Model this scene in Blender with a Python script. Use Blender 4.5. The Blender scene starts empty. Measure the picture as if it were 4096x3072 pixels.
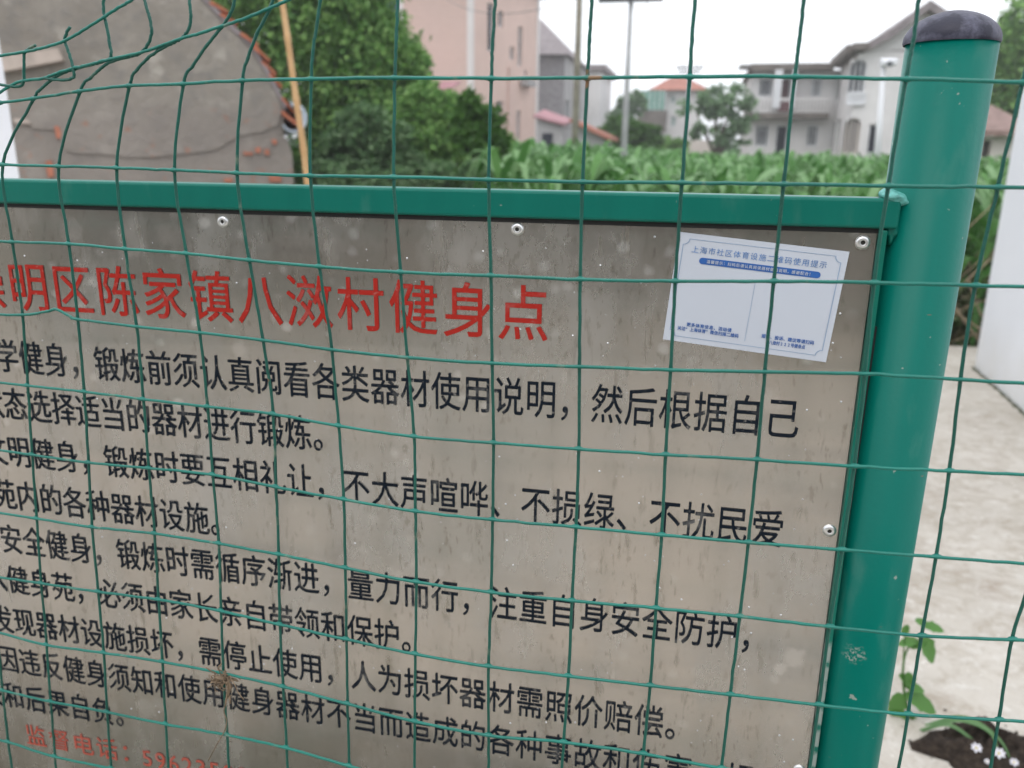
import bpy, bmesh, math, random
import numpy as np
from mathutils import Vector, Matrix
R = math.radians
random.seed(7); rng = np.random.default_rng(7)
scene = bpy.context.scene
COL = scene.collection

# ------------------------------------------------------------------ camera
# world frame: camera at (0,0,1.5); x runs along the notice board, y away from it, z up
F = 3275.0; CX, CY = 2048.0, 1536.0; CAMZ = 1.5
DV = np.array([-142.0, 11600.0, F]); DV /= np.linalg.norm(DV)
DH = -np.array([-15650.0, -1116.0, F]); DH /= np.linalg.norm(DH)
NN = np.cross(DV, DH); NN *= np.sign(NN[2]); NN /= np.linalg.norm(NN)
DH = np.cross(DV, NN); DH *= np.sign(DH[0])
BY = 0.6583                                   # distance of the board's face
cam_d = bpy.data.cameras.new('camera'); cam = bpy.data.objects.new('camera', cam_d); COL.objects.link(cam)
ax = [Vector((DH[i], NN[i], -DV[i])) for i in range(3)]
cam.matrix_world = Matrix(((ax[0].x, -ax[1].x, -ax[2].x, 0), (ax[0].y, -ax[1].y, -ax[2].y, 0),
                           (ax[0].z, -ax[1].z, -ax[2].z, CAMZ), (0, 0, 0, 1)))
cam_d.sensor_width = 36.0; cam_d.lens = F / 4096 * 36.0
cam_d.clip_start = 0.02; cam_d.clip_end = 2000
cam_d.dof.use_dof = True; cam_d.dof.focus_distance = 0.62; cam_d.dof.aperture_fstop = 7.4
scene.camera = cam

# ------------------------------------------------------------------ sky, sun, exposure
SUN_EL, SUN_ROT = R(58), R(200)
world = bpy.data.worlds.new("World"); scene.world = world; world.use_nodes = True
wn = world.node_tree.nodes; wl = world.node_tree.links; wn.clear()
sky = wn.new('ShaderNodeTexSky'); sky.sky_type = 'NISHITA'; sky.sun_disc = False
sky.sun_elevation = SUN_EL; sky.sun_rotation = SUN_ROT; sky.air_density = 1.5; sky.dust_density = 6.0
mx = wn.new('ShaderNodeMixRGB'); mx.inputs[0].default_value = 0.9
mx.inputs[2].default_value = (11.6, 11.9, 12.5, 1)           # closed cloud deck
bg = wn.new('ShaderNodeBackground'); bg.inputs[1].default_value = 0.1
wo = wn.new('ShaderNodeOutputWorld')
wl.new(sky.outputs[0], mx.inputs[1]); wl.new(mx.outputs[0], bg.inputs[0]); wl.new(bg.outputs[0], wo.inputs[0])
sun_d = bpy.data.lights.new('sun', 'SUN'); sun_d.energy = 0.5; sun_d.angle = R(40); sun_d.color = (1, .97, .93)
sun = bpy.data.objects.new('sun', sun_d); COL.objects.link(sun)
sdir = Vector((math.sin(SUN_ROT) * math.cos(SUN_EL), math.cos(SUN_ROT) * math.cos(SUN_EL), math.sin(SUN_EL)))
sun.rotation_euler = sdir.to_track_quat('Z', 'Y').to_euler()
scene.view_settings.view_transform = 'Standard'; scene.view_settings.look = 'None'
scene.view_settings.exposure = 0.5; scene.view_settings.gamma = 1.0
scene.cycles.use_denoising = True
scene.cycles.max_bounces = 6; scene.cycles.diffuse_bounces = 3; scene.cycles.transparent_max_bounces = 8

# ------------------------------------------------------------------ helpers
def ray(p):
    r = np.array([p[0] - CX, p[1] - CY, F]); return np.array([r @ DH, r @ NN, -(r @ DV)])
def W(p, Y):                                  # where the sight line of a photo point meets depth Y
    r = ray(p); r = r * Y / r[1]; return Vector((r[0], r[1], r[2] + CAMZ))
def ground(p):
    r = ray(p); r = r * (CAMZ / -r[2]); return Vector((r[0], r[1], 0))
def hit(p, A, B):                             # sight line with the vertical plane through A, B -> (along, z)
    r = ray(p); d = np.array([B[0] - A[0], B[1] - A[1]]); L = np.linalg.norm(d); d = d / L
    nrm = np.array([-d[1], d[0]]); t = (nrm @ np.array([A[0], A[1]])) / (nrm @ r[:2])
    q = r * t; return ((q[0] - A[0]) * d[0] + (q[1] - A[1]) * d[1], q[2] + CAMZ)

def props(o, label=None, cat=None, group=None, kind=None):
    if label: o['label'] = label
    if cat: o['category'] = cat
    if group: o['group'] = group
    if kind: o['kind'] = kind
    return o
def empty(name, loc, label, cat, group=None):
    o = bpy.data.objects.new(name, None); COL.objects.link(o); o.location = loc; o.empty_display_size = .1
    return props(o, label, cat, group)
def link(name, me, mat=None, parent=None, smooth=False):
    o = bpy.data.objects.new(name, me); COL.objects.link(o)
    if mat is not None and not me.materials: me.materials.append(mat)
    if smooth: me.polygons.foreach_set('use_smooth', [True] * len(me.polygons))
    if parent:
        o.parent = parent
        wm = Matrix.Identity(4); p = parent; chain = []
        while p: chain.append(p); p = p.parent
        for q in reversed(chain): wm = wm @ Matrix.LocRotScale(q.location, q.rotation_euler, q.scale)
        inv = wm.inverted(); o.location = inv.to_translation()       # meshes are written in world coordinates
        o.rotation_euler = inv.to_euler()
    return o

class MB:
    def __init__(s): s.v = []; s.f = []
    def add(s, vs, fs):
        b = len(s.v); s.v += [tuple(v) for v in vs]; s.f += [tuple(b + i for i in f) for f in fs]
    def hexa(s, lo, hi):                      # two rings of four
        s.add(list(lo) + list(hi), [(3, 2, 1, 0), (4, 5, 6, 7), (0, 1, 5, 4), (1, 2, 6, 5), (2, 3, 7, 6), (3, 0, 4, 7)])
    def box(s, a, b):
        (x0, y0, z0), (x1, y1, z1) = a, b
        s.hexa([(x0, y0, z0), (x1, y0, z0), (x1, y1, z0), (x0, y1, z0)], [(x0, y0, z1), (x1, y0, z1), (x1, y1, z1), (x0, y1, z1)])
    def obox(s, o, u, n, a, b):               # box in the frame: origin o, along u, outward n (horizontal); a,b = (along, out, z)
        P = lambda x, y, z: (o[0] + u[0] * x + n[0] * y, o[1] + u[1] * x + n[1] * y, z)
        (x0, y0, z0), (x1, y1, z1) = a, b
        s.hexa([P(x0, y0, z0), P(x1, y0, z0), P(x1, y1, z0), P(x0, y1, z0)], [P(x0, y0, z1), P(x1, y0, z1), P(x1, y1, z1), P(x0, y1, z1)])
    def tube(s, pts, r, n=6, cap=True):
        pts = [Vector(p) for p in pts]; m = len(pts)
        rr = r if hasattr(r, '__len__') else [r] * m
        t0 = (pts[1] - pts[0]).normalized(); up = Vector((0, 0, 1)) if abs(t0.z) < .9 else Vector((1, 0, 0))
        a = t0.cross(up).normalized(); b0 = len(s.v)
        for i, p in enumerate(pts):
            t = (pts[min(i + 1, m - 1)] - pts[max(i - 1, 0)]).normalized()
            a = (a - t * a.dot(t)).normalized(); b = t.cross(a)
            for k in range(n):
                q = p + (a * math.cos(2 * math.pi * k / n) + b * math.sin(2 * math.pi * k / n)) * rr[i]
                s.v.append(tuple(q))
        for i in range(m - 1):
            for k in range(n):
                k2 = (k + 1) % n
                s.f.append((b0 + i * n + k, b0 + i * n + k2, b0 + (i + 1) * n + k2, b0 + (i + 1) * n + k))
        if cap:
            s.f.append(tuple(b0 + k for k in reversed(range(n)))); s.f.append(tuple(b0 + (m - 1) * n + k for k in range(n)))
    def lathe(s, c, axis, prof, n=24):        # prof = [(r, h)] along axis
        axis = Vector(axis).normalized(); up = Vector((0, 0, 1)) if abs(axis.z) < .9 else Vector((1, 0, 0))
        a = axis.cross(up).normalized(); b = axis.cross(a); c = Vector(c); b0 = len(s.v)
        for r, h in prof:
            for k in range(n):
                s.v.append(tuple(c + axis * h + (a * math.cos(2 * math.pi * k / n) + b * math.sin(2 * math.pi * k / n)) * r))
        for i in range(len(prof) - 1):
            for k in range(n):
                k2 = (k + 1) % n; s.f.append((b0 + i * n + k, b0 + i * n + k2, b0 + (i + 1) * n + k2, b0 + (i + 1) * n + k))
    def mesh(s, name):
        me = bpy.data.meshes.new(name); me.from_pydata(s.v, [], s.f); me.update(); return me
    def obj(s, name, mat, parent=None, smooth=False):
        me = s.mesh(name)
        bm = bmesh.new(); bm.from_mesh(me); bmesh.ops.recalc_face_normals(bm, faces=bm.faces); bm.to_mesh(me); bm.free()
        return link(name, me, mat, parent, smooth)

def smooth_path(pts, n=6):
    P = [Vector(p) for p in pts]; P = [P[0] * 2 - P[1]] + P + [P[-1] * 2 - P[-2]]; out = []
    for i in range(1, len(P) - 2):
        for k in range(n):
            t = k / n; a, b, c, d = P[i - 1], P[i], P[i + 1], P[i + 2]
            out.append(.5 * ((2 * b) + (c - a) * t + (2 * a - 5 * b + 4 * c - d) * t * t + (3 * b - a - 3 * c + d) * t ** 3))
    out.append(P[-2]); return out

# ------------------------------------------------------------------ materials
class Nodes:
    def __init__(s, name):
        s.m = bpy.data.materials.new(name); s.m.use_nodes = True; s.n = s.m.node_tree.nodes; s.l = s.m.node_tree.links
        s.b = s.n['Principled BSDF']; s.tc = s.n.new('ShaderNodeTexCoord')
    def map(s, scale=(1, 1, 1), src='Object'):
        g = s.n.new('ShaderNodeMapping'); g.inputs['Scale'].default_value = scale
        s.l.new(s.tc.outputs[src], g.inputs[0]); return g.outputs[0]
    def noise(s, scale, detail=4, vec=None, rough=.55, dist=0.):
        g = s.n.new('ShaderNodeTexNoise'); g.inputs['Scale'].default_value = scale; g.inputs['Detail'].default_value = detail
        g.inputs['Roughness'].default_value = rough; g.inputs['Distortion'].default_value = dist
        s.l.new(vec if vec is not None else s.tc.outputs['Object'], g.inputs['Vector']); return g.outputs[0]
    def ramp(s, x, stops):
        g = s.n.new('ShaderNodeValToRGB'); e = g.color_ramp.elements
        while len(e) < len(stops): e.new(.5)
        for i, (p, c) in enumerate(stops):
            e[i].position = p; e[i].color = (*c, 1) if hasattr(c, '__len__') else (c, c, c, 1)
        s.l.new(x, g.inputs[0]); return g.outputs[0]
    def mix(s, f, a, b, mode='MIX'):
        g = s.n.new('ShaderNodeMixRGB'); g.blend_type = mode
        for i, x in ((0, f), (1, a), (2, b)):
            if isinstance(x, (int, float)): g.inputs[i].default_value = x if i == 0 else (x, x, x, 1)
            elif isinstance(x, tuple): g.inputs[i].default_value = (*x, 1)
            else: s.l.new(x, g.inputs[i])
        return g.outputs[0]
    def math(s, op, a, b=0.):
        g = s.n.new('ShaderNodeMath'); g.operation = op
        for i, x in ((0, a), (1, b)):
            if isinstance(x, (int, float)): g.inputs[i].default_value = x
            else: s.l.new(x, g.inputs[i])
        return g.outputs[0]
    def spot(s, c, r, wob=.4, wscale=40.):    # irregular blotch round point c (object coordinates), 0..1
        vm = s.n.new('ShaderNodeVectorMath'); vm.operation = 'DISTANCE'
        vm.inputs[1].default_value = c; s.l.new(s.tc.outputs['Object'], vm.inputs[0])
        d = s.math('DIVIDE', vm.outputs['Value'], r)
        d = s.math('ADD', d, s.math('MULTIPLY', s.math('SUBTRACT', s.noise(wscale, 5), .5), wob * 4))
        return s.ramp(d, [(.55, 1.), (1., 0.)])
    def bump(s, h, strength=.3, dist=.01):
        g = s.n.new('ShaderNodeBump'); g.inputs['Strength'].default_value = strength; g.inputs['Distance'].default_value = dist
        s.l.new(h, g.inputs['Height']); s.l.new(g.outputs[0], s.b.inputs['Normal'])
    def out(s, col, rough=.6, metal=0., spec=.5):
        if isinstance(col, tuple): s.b.inputs['Base Color'].default_value = (*col, 1)
        else: s.l.new(col, s.b.inputs['Base Color'])
        if isinstance(rough, (int, float)): s.b.inputs['Roughness'].default_value = rough
        else: s.l.new(rough, s.b.inputs['Roughness'])
        s.b.inputs['Metallic'].default_value = metal; s.b.inputs['Specular IOR Level'].default_value = spec
        return s.m

def plain(name, c, rough=.7, var=.25, scale=3., metal=0., bump=0., spec=.4, bscale=None):
    N = Nodes(name); n = N.noise(scale, 5)
    lo = tuple(x * (1 - var) for x in c); hi = tuple(min(1, x * (1 + var)) for x in c)
    col = N.ramp(n, [(.3, lo), (.7, hi)])
    if bump: N.bump(N.noise(bscale or scale * 6, 5), bump, .01)
    return N.out(col, rough, metal, spec)

def leafmat(name, cols, rough=.62, trans=.33):
    N = Nodes(name); g = N.n.new('ShaderNodeNewGeometry')
    c = N.ramp(g.outputs['Random Per Island'], [(i / (len(cols) - 1), k) for i, k in enumerate(cols)])
    N.out(c, rough, 0, .25)
    t = N.n.new('ShaderNodeBsdfTranslucent'); N.l.new(c, t.inputs[0])
    m = N.n.new('ShaderNodeMixShader'); m.inputs[0].default_value = trans
    N.l.new(N.b.outputs[0], m.inputs[1]); N.l.new(t.outputs[0], m.inputs[2]); N.l.new(m.outputs[0], N.n['Material Output'].inputs[0])
    return N.m

def green_paint(name, base, rough, streak):
    N = Nodes(name); hue = N.noise(9, 4, N.map((6, 6, .8)))
    c = N.mix(N.ramp(hue, [(.35, 0.), (.7, streak)]), base, tuple(min(1, x * 1.4 + (.004 if x == 0. else 0)) for x in base))
    dust = N.ramp(N.noise(26, 6, N.map((1.5, 1.5, .5))), [(.60, 0.), (.8, .14)])
    c = N.mix(dust, c, (.25, .36, .31))
    chips = N.ramp(N.noise(95, 3, N.map((1, 1, 1)), .5), [(.715, 0.), (.75, .6)])
    c = N.mix(chips, c, (.42, .42, .37))
    N.bump(N.noise(180, 2), .08, .002)
    return N.out(c, rough, 0, .30), N

M = {}
M['green'], _ = green_paint('green_paint', (.0, .140, .106), .38, .22)
# the post: with the cobweb scrap and scratches
mg, N = green_paint('green_post_paint', (.0, .142, .110), .30, .2)
prev = N.b.inputs['Base Color'].links[0].from_socket
web = N.spot((.156, .648, 1.5 - .402), .011, .42, 210.)
web = N.math('MULTIPLY', web, N.ramp(N.noise(420, 3), [(.48, 0.), (.62, .45)]))
c = N.mix(web, prev, (.55, .5, .45))
rust = N.ramp(N.noise(60, 3, N.map((.5, .5, 3.2))), [(.74, 0.), (.77, .75)])
c = N.mix(rust, c, (.30, .12, .07))
N.l.new(c, N.b.inputs['Base Color']); N.b.inputs['Specular IOR Level'].default_value = .16; M['green_post'] = mg
mr, N = green_paint('green_side_rail_paint', (.003, .135, .096), .35, .5)
c = N.b.inputs['Base Color'].links[0].from_socket
for t_ in (.405, .425, .445, .47, .49, .515): c = N.mix(N.math('MULTIPLY', N.spot((.136, BY - .006, 1.5 - t_), .011, .55, 130.), .6), c, (.46, .47, .45))
N.l.new(c, N.b.inputs['Base Color']); M['green_side'] = mr
M['wire_h'] = None
def wiremat(name, base):
    N = Nodes(name)
    c = N.ramp(N.noise(14, 4), [(.3, tuple(x * .8 for x in base)), (.7, tuple(x * 1.15 for x in base))])
    c = N.mix(N.ramp(N.noise(55, 5), [(.62, 0.), (.72, .55)]), c, (.25, .27, .2))
    c = N.mix(N.ramp(N.noise(34, 3, N.map((1, 1, 1)), .4), [(.745, 0.), (.76, .8)]), c, (.26, .12, .05))
    N.bump(N.noise(260, 2), .25, .002)
    return N.out(c, .38, 0, .5)
M['wire'] = wiremat('wire_coating_skylit', (.005, .165, .128))  # brighter copy for the level strands, skylight painted into the coating
M['wire_v'] = wiremat('wire_coating_shaded', (.005, .095, .07))  # same coating, darker copy for uprights without the painted skylight
# worn sheet metal of the board, with blurred reflections painted into its broad tones
N = Nodes('board_metal')
base = N.mix(N.ramp(N.noise(2.6, 3), [(.35, 0.), (.65, 1.)]), (.42, .40, .37), (.58, .53, .475))
base = N.mix(N.ramp(N.noise(3.3, 3, N.map((1, 1, 1.7))), [(.45, 0.), (.7, .6)]), base, (.40, .40, .38))
base = N.mix(N.ramp(N.noise(5, 2, N.map((.5, 1, 6))), [(.55, 0.), (.75, .30)]), base, (.30, .30, .29))
brush = N.noise(60, 2, N.map((1, 1, 60)))
base = N.mix(N.math('MULTIPLY', brush, .06), base, (.25, .23, .2))
cloud = N.ramp(N.noise(11, 7, N.map((1, 1, .5)), .7), [(.48, 0.), (.7, .6)])
base = N.mix(cloud, base, (.60, .59, .58))
patch = N.ramp(N.noise(6, 3), [(.35, .25), (.60, 1.)])
st = N.math('MULTIPLY', patch, N.ramp(N.noise(105, 4, N.map((1, 1, .2)), .62), [(.59, 0.), (.67, .36)]))
base = N.mix(st, base, (.20, .17, .12))
st2 = N.math('MULTIPLY', patch, N.ramp(N.noise(230, 3, N.map((1, 1, .35)), .6), [(.595, 0.), (.67, .34)]))
base = N.mix(st2, base, (.17, .14, .09))
long_ = N.ramp(N.noise(20, 3, N.map((1, 1, .05)), .6), [(.56, 0.), (.74, .22)])
base = N.mix(long_, base, (.30, .27, .2))
vo = N.n.new('ShaderNodeTexVoronoi'); vo.inputs['Scale'].default_value = 38; vo.inputs['Randomness'].default_value = 1
N.l.new(N.tc.outputs['Object'], vo.inputs[0])
drop = N.math('MULTIPLY', N.ramp(N.math('ADD', vo.outputs['Distance'], N.math('MULTIPLY', N.math('SUBTRACT', N.noise(60, 4), .5), .35)), [(.10, 1.), (.24, 0.)]), N.ramp(N.noise(6, 3), [(.42, 0.), (.54, .85)]))
sx = N.n.new('ShaderNodeSeparateXYZ'); N.l.new(N.tc.outputs['Object'], sx.inputs[0])
upz = N.ramp(N.math('SUBTRACT', sx.outputs[2], .75), [(.42, .25), (.62, 1.)])
drop = N.math('MULTIPLY', drop, upz)
base = N.mix(drop, base, (.74, .72, .70))
for (cx, t, r, k) in ((.110, .418, .011, .55), (.100, .432, .007, .7), (.096, .442, .005, .5), (-.545, .585, .013, .6), (-.53, .578, .009, .4), (.07, .19, .012, .4),
                      (-.46, .075, .016, .35), (-.30, .082, .014, .4), (-.40, .175, .01, .4), (-.19, .085, .01, .35), (-.5, .08, .02, .4), (-.56, .072, .014, .5)):
    base = N.mix(N.math('MULTIPLY', N.spot((cx, BY, 1.5 - t), r, .42, 90.), k), base, (.66, .63, .60))
rg = N.math('ADD', N.math('MULTIPLY', cloud, .25), N.math('ADD', N.math('MULTIPLY', st, .3), .20))
N.bump(N.noise(3.2, 2), .05, .05)
M['panel'] = N.out(base, rg, .82, .5)
M['panel_edge'] = plain('panel_edge', (.3, .3, .29), .5, metal=.6)
N = Nodes('black_gap'); M['gap_shade'] = N.out((.012, .013, .014), .6)  # black colour put in as the shade inside the frame gaps
def inkmat(name, c, wear):
    N = Nodes(name); w = N.ramp(N.noise(34, 6, None, .7), [(.55, 0.), (.8, wear)])
    w2 = N.ramp(N.noise(210, 3), [(.60, 0.), (.74, wear)])
    c2 = N.mix(w, c, (.33, .32, .30)); c2 = N.mix(w2, c2, (.36, .34, .31)); return N.out(c2, .55, 0, .06)
M['ink'] = inkmat('black_print', (.010, .015, .023), .5)
M['red_ink'] = inkmat('red_print', (.40, .028, .020), .35)
M['red_faded'] = inkmat('faded_red_print', (.44, .10, .07), .5)
M['rivet'] = plain('rivet_metal', (.78, .78, .78), .28, .08, 60, metal=.85)
N = Nodes('dark_hole'); M['hole'] = N.out((.02, .018, .015), .8)
N = Nodes('cap_plastic')
cc = N.mix(N.ramp(N.noise(22, 6, None, .7), [(.42, 0.), (.68, .8)]), (.018, .018, .036), (.24, .24, .33)); N.bump(N.noise(240, 3), .2, .002)
M['cap'] = N.out(cc, .5, 0, .4)
M['weld'] = plain('weld_paint', (.16, .50, .46), .25, .35, 90, bump=.4)
M['sticker'] = plain('sticker_film', (.58, .62, .70), .4, .03, 8)
M['blue'] = plain('blue_print', (.035, .13, .42), .4, .1, 30)
M['pale_blue'] = plain('pale_blue_print', (.26, .38, .55), .4, .1, 30)
M['dark_blue'] = plain('heading_print', (.10, .23, .50), .4, .2, 90)
M['dry'] = plain('dry_plant', (.20, .145, .095), .8, .4, 120)
M['drop'] = plain('water_drop', (.8, .82, .84), .05, .05, 10, metal=.5)
M['drop'].node_tree.nodes['Principled BSDF'].inputs['Metallic'].default_value = .6

def in_view_note(): pass

# ================================================================== large structure
# ground sheets
N = Nodes('earth'); e1 = N.ramp(N.noise(.8, 8), [(.3, (.075, .062, .042)), (.7, (.13, .115, .08))])
e1 = N.mix(N.ramp(N.noise(2.5, 4), [(.5, 0.), (.6, .7)]), e1, (.05, .085, .03)); N.bump(N.noise(9, 8), .8, .05)
M['earth'] = N.out(e1, .95, 0, .2)
mb = MB(); n = 40
xs = [-380 + 760 * i / n for i in range(n + 1)]
for j in range(n + 1):
    for i in range(n + 1): mb.v.append((xs[i], xs[j], 0))
for j in range(n):
    for i in range(n): a = j * (n + 1) + i; mb.f.append((a, a + 1, a + n + 2, a + n + 1))
props(mb.obj('ground', M['earth']), kind='structure')

N = Nodes('worn_concrete')
k0 = N.ramp(N.noise(1.7, 6, None, .6), [(.3, (.40, .365, .315)), (.7, (.56, .525, .47))])
k0 = N.mix(N.ramp(N.noise(11, 8, None, .72, .6), [(.46, 0.), (.64, .7)]), k0, (.33, .285, .225))
k0 = N.mix(N.ramp(N.noise(23, 6, None, .7, .4), [(.52, 0.), (.7, .7)]), k0, (.64, .62, .58))
k0 = N.mix(N.ramp(N.noise(34, 4), [(.66, 0.), (.72, .7)]), k0, (.74, .72, .68))
k0 = N.mix(N.ramp(N.noise(5, 6, None, .7), [(.56, 0.), (.7, .5)]), k0, (.28, .22, .17))
N.bump(N.noise(22, 8), .5, .02); M['concrete'] = N.out(k0, .85, 0, .3)
# concrete yard as cast bays with open joints; edge of the yard at y = 7
yard = empty('concrete_yard', (0, 3, 0), None, None); yard['kind'] = 'structure'
bx = [-9, -6, -3, .2, 3.4, 6.6]; by = [-5.2, -.4, .45, 7.0]
rr = random.Random(3)
for i in range(len(bx) - 1):
    for j in (0, 2):
        s = MB(); g = .012; z = .055 + rr.uniform(-.004, .004)
        s.box((bx[i] + g, by[j] + g, -.03), (bx[i + 1] - g, by[j + 1] - g, z)); s.obj('concrete_slab', M['concrete'], yard)

# ---- wall panel with real openings
def wall_panel(mb, o, u, n, L, z0, z1, holes, th=.24):
    xs = sorted({0., L, *[h[0] for h in holes], *[h[2] for h in holes]}); zs = sorted({z0, z1, *[h[1] for h in holes], *[h[3] for h in holes]})
    P = lambda x, y, z: (o[0] + u[0] * x + n[0] * y, o[1] + u[1] * x + n[1] * y, z)
    inside = lambda x, z: any(h[0] < x < h[2] and h[1] < z < h[3] for h in holes)
    for i in range(len(xs) - 1):
        for j in range(len(zs) - 1):
            if xs[i] >= L or xs[i] < 0: continue
            if not inside((xs[i] + xs[i + 1]) / 2, (zs[j] + zs[j + 1]) / 2):
                mb.add([P(xs[i], 0, zs[j]), P(xs[i + 1], 0, zs[j]), P(xs[i + 1], 0, zs[j + 1]), P(xs[i], 0, zs[j + 1])], [(0, 1, 2, 3)])
    for (a, b, c, d) in holes:
        q = [(a, b), (c, b), (c, d), (a, d)]
        for k in range(4):
            (x0, w0), (x1, w1) = q[k], q[(k + 1) % 4]
            mb.add([P(x0, 0, w0), P(x1, 0, w1), P(x1, -th, w1), P(x0, -th, w0)], [(0, 1, 2, 3)])
def window(o, u, n, h, parent, fm, gm, th=.2, bars=1, cross=1, name='window'):
    a, b, c, d = h; w = .07; s = MB()
    for (x0, z0, x1, z1) in ((a, b, a + w, d), (c - w, b, c, d), (a + w, b, c - w, b + w), (a + w, d - w, c - w, d)):
        s.obox(o, u, n, (x0, -th, z0), (x1, -th + .07, z1))
    for k in range(bars):
        x = a + (c - a) * (k + 1) / (bars + 1); s.obox(o, u, n, (x - w / 2, -th + .002, b + w), (x + w / 2, -th + .068, d - w))
    f = s.obj(name, fm, parent)
    g = MB(); g.obox(o, u, n, (a, -th - .03, b), (c, -th - .01, d)); g.obj('pane', gm, f)
    return f

M['glass'] = plain('dark_glass', (.018, .022, .034), .5, .3, 1.2, spec=.15)
M['white_frame'] = plain('white_frame_paint', (.62, .64, .66), .5)
M['pinkish'] = plain('pink_render', (.66, .485, .42), .8, .06, .8)
N = Nodes('pink_wall_tile'); br = N.n.new('ShaderNodeTexBrick'); br.inputs['Scale'].default_value = 1.
br.inputs['Color1'].default_value = (.66, .475, .41, 1); br.inputs['Color2'].default_value = (.62, .44, .375, 1); br.inputs['Mortar'].default_value = (.55, .40, .35, 1)
br.inputs['Brick Width'].default_value = .24; br.inputs['Row Height'].default_value = .12; br.inputs['Mortar Size'].default_value = .015
mpg = N.n.new('ShaderNodeMapping'); mpg.inputs['Rotation'].default_value = (R(90), 0, 0); N.l.new(N.tc.outputs['Object'], mpg.inputs[0]); N.l.new(mpg.outputs[0], br.inputs['Vector'])
cc = N.mix(N.ramp(N.noise(.5, 4), [(.4, 0.), (.7, .35)]), br.outputs[0], (.55, .42, .37)); M['pinktile'] = N.out(cc, .6)
M['cream'] = plain('cream_render', (.62, .565, .52), .8, .07, .7)
M['offwhite'] = plain('offwhite_render', (.70, .685, .68), .85, .12, .6)
M['strip'] = plain('pale_corner_paint', (.70, .66, .64), .8, .04, 1.)
M['whitew'] = plain('white_paint', (.74, .75, .78), .75, .03, 1.)
M['greybrick'] = plain('grey_brickwork', (.26, .25, .26), .9, .3, 5.)
M['greyrender'] = plain('grey_render', (.38, .37, .37), .9, .15, .9)
M['greyroof'] = plain('grey_roof', (.24, .21, .215), .9, .25, 3.)
M['redroof'] = plain('red_roof', (.36, .15, .11), .85, .25, 2.)
M['pinkroof'] = plain('magenta_sheet_roof', (.36, .18, .20), .7, .15, 1.)
M['slabdark'] = plain('weathered_slab', (.16, .14, .125), .9, .25, 2.)
M['maroon'] = plain('maroon_door', (.13, .06, .065), .6, .2, 3)
M['greenglass'] = plain('green_glass', (.12, .33, .25), .3, .2, 1.)
M['bluesheet'] = plain('blue_sheet', (.03, .045, .26), .5, .2, 2.)
M['brownpole'] = plain('weathered_pole', (.30, .27, .22), .9, .25, 4)
M['greypole'] = plain('grey_concrete_pole', (.40, .40, .41), .85, .15, 3)
M['darkmetal'] = plain('dark_metal', (.09, .10, .11), .6, .2, 6)
M['bark'] = plain('bark', (.10, .08, .055), .95, .3, 12, bump=.5)

def face(A, B):                                # frame of a wall seen from its outside, A left and B right as seen
    d = (Vector((B[0], B[1])) - Vector((A[0], A[1]))); L = d.length; u = d / L; n = Vector((u.y, -u.x)); return (A[0], A[1]), u, n, L
def px_rect(x0, y0, x1, y1, A, B):
    a = hit(((x0), (y0 + y1) / 2), A, B)[0]; c = hit((x1, (y0 + y1) / 2), A, B)[0]
    xm = (x0 + x1) / 2; return (a, hit((xm, y1), A, B)[1], c, hit((xm, y0), A, B)[1])

# ---- old rendered gable house on the left
B_ = W((1166, 620), 9.0); A_ = Vector((B_.x - .86 * 6, B_.y - .51 * 6, 0))
o, u, nrm, L = face(A_, B_)
house = empty('old_house', (A_.x * .4 + B_.x * .6, A_.y * .4 + B_.y * .6, 0), 'old grey rendered house with sloping tiled gable and patches of exposed brick', 'house')
N = Nodes('old_render')
g0 = N.ramp(N.noise(1.4, 6, None, .6), [(.3, (.20, .18, .155)), (.7, (.34, .31, .27))])
g0 = N.mix(N.ramp(N.noise(5, 7, None, .7), [(.48, 0.), (.66, .7)]), g0, (.19, .18, .17))
g0 = N.mix(N.ramp(N.noise(3.1, 5), [(.58, 0.), (.68, .55)]), g0, (.46, .43, .38))
sx = N.n.new('ShaderNodeSeparateXYZ'); N.l.new(N.tc.outputs['Object'], sx.inputs[0])
low = N.ramp(sx.outputs[2], [(1.75 / 4, 1.), (2.15 / 4, 0.)]); sx2 = N.math('DIVIDE', sx.outputs[2], 4.0); N.l.new(sx2, low.node.inputs[0])
g0 = N.mix(N.math('MULTIPLY', low, .6), g0, (.255, .225, .205))
g0 = N.mix(N.math('MULTIPLY', low, N.ramp(N.noise(7, 6, N.map((1, 1, 1.3)), .6), [(.62, 0.), (.66, .5)])), g0, (.36, .15, .09))
N.bump(N.noise(10, 8), .7, .03); M['oldrender'] = N.out(g0, .95, 0, .2)
outline = [(-500, 1500), (1176, 1500), (1174, 735), (1170, 620), (1150, 560), (1136, 545), (1136, 430), (1120, 400), (1062, 290), (990, 180), (895, 90), (800, -10), (640, -190), (330, -400), (-520, 20)]
poly = [hit(p, A_, B_) for p in outline]
P = lambda x, y, z: Vector((o[0] + u[0] * x + nrm[0] * y, o[1] + u[1] * x + nrm[1] * y, z))
poly[0] = (poly[0][0], 0); poly[1] = (poly[1][0], 0)
def prism(mb, pl, y0, y1):
    m = len(pl); mb.add([P(x, y0, z) for x, z in pl] + [P(x, y1, z) for x, z in pl],
                        [tuple(range(m)), tuple(reversed(range(m, 2 * m)))] + [(i, i + m, (i + 1) % m + m, (i + 1) % m) for i in range(m)])
mb = MB(); prism(mb, poly, 0, -6.0); mb.obj('wall', M['oldrender'], house)
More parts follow.
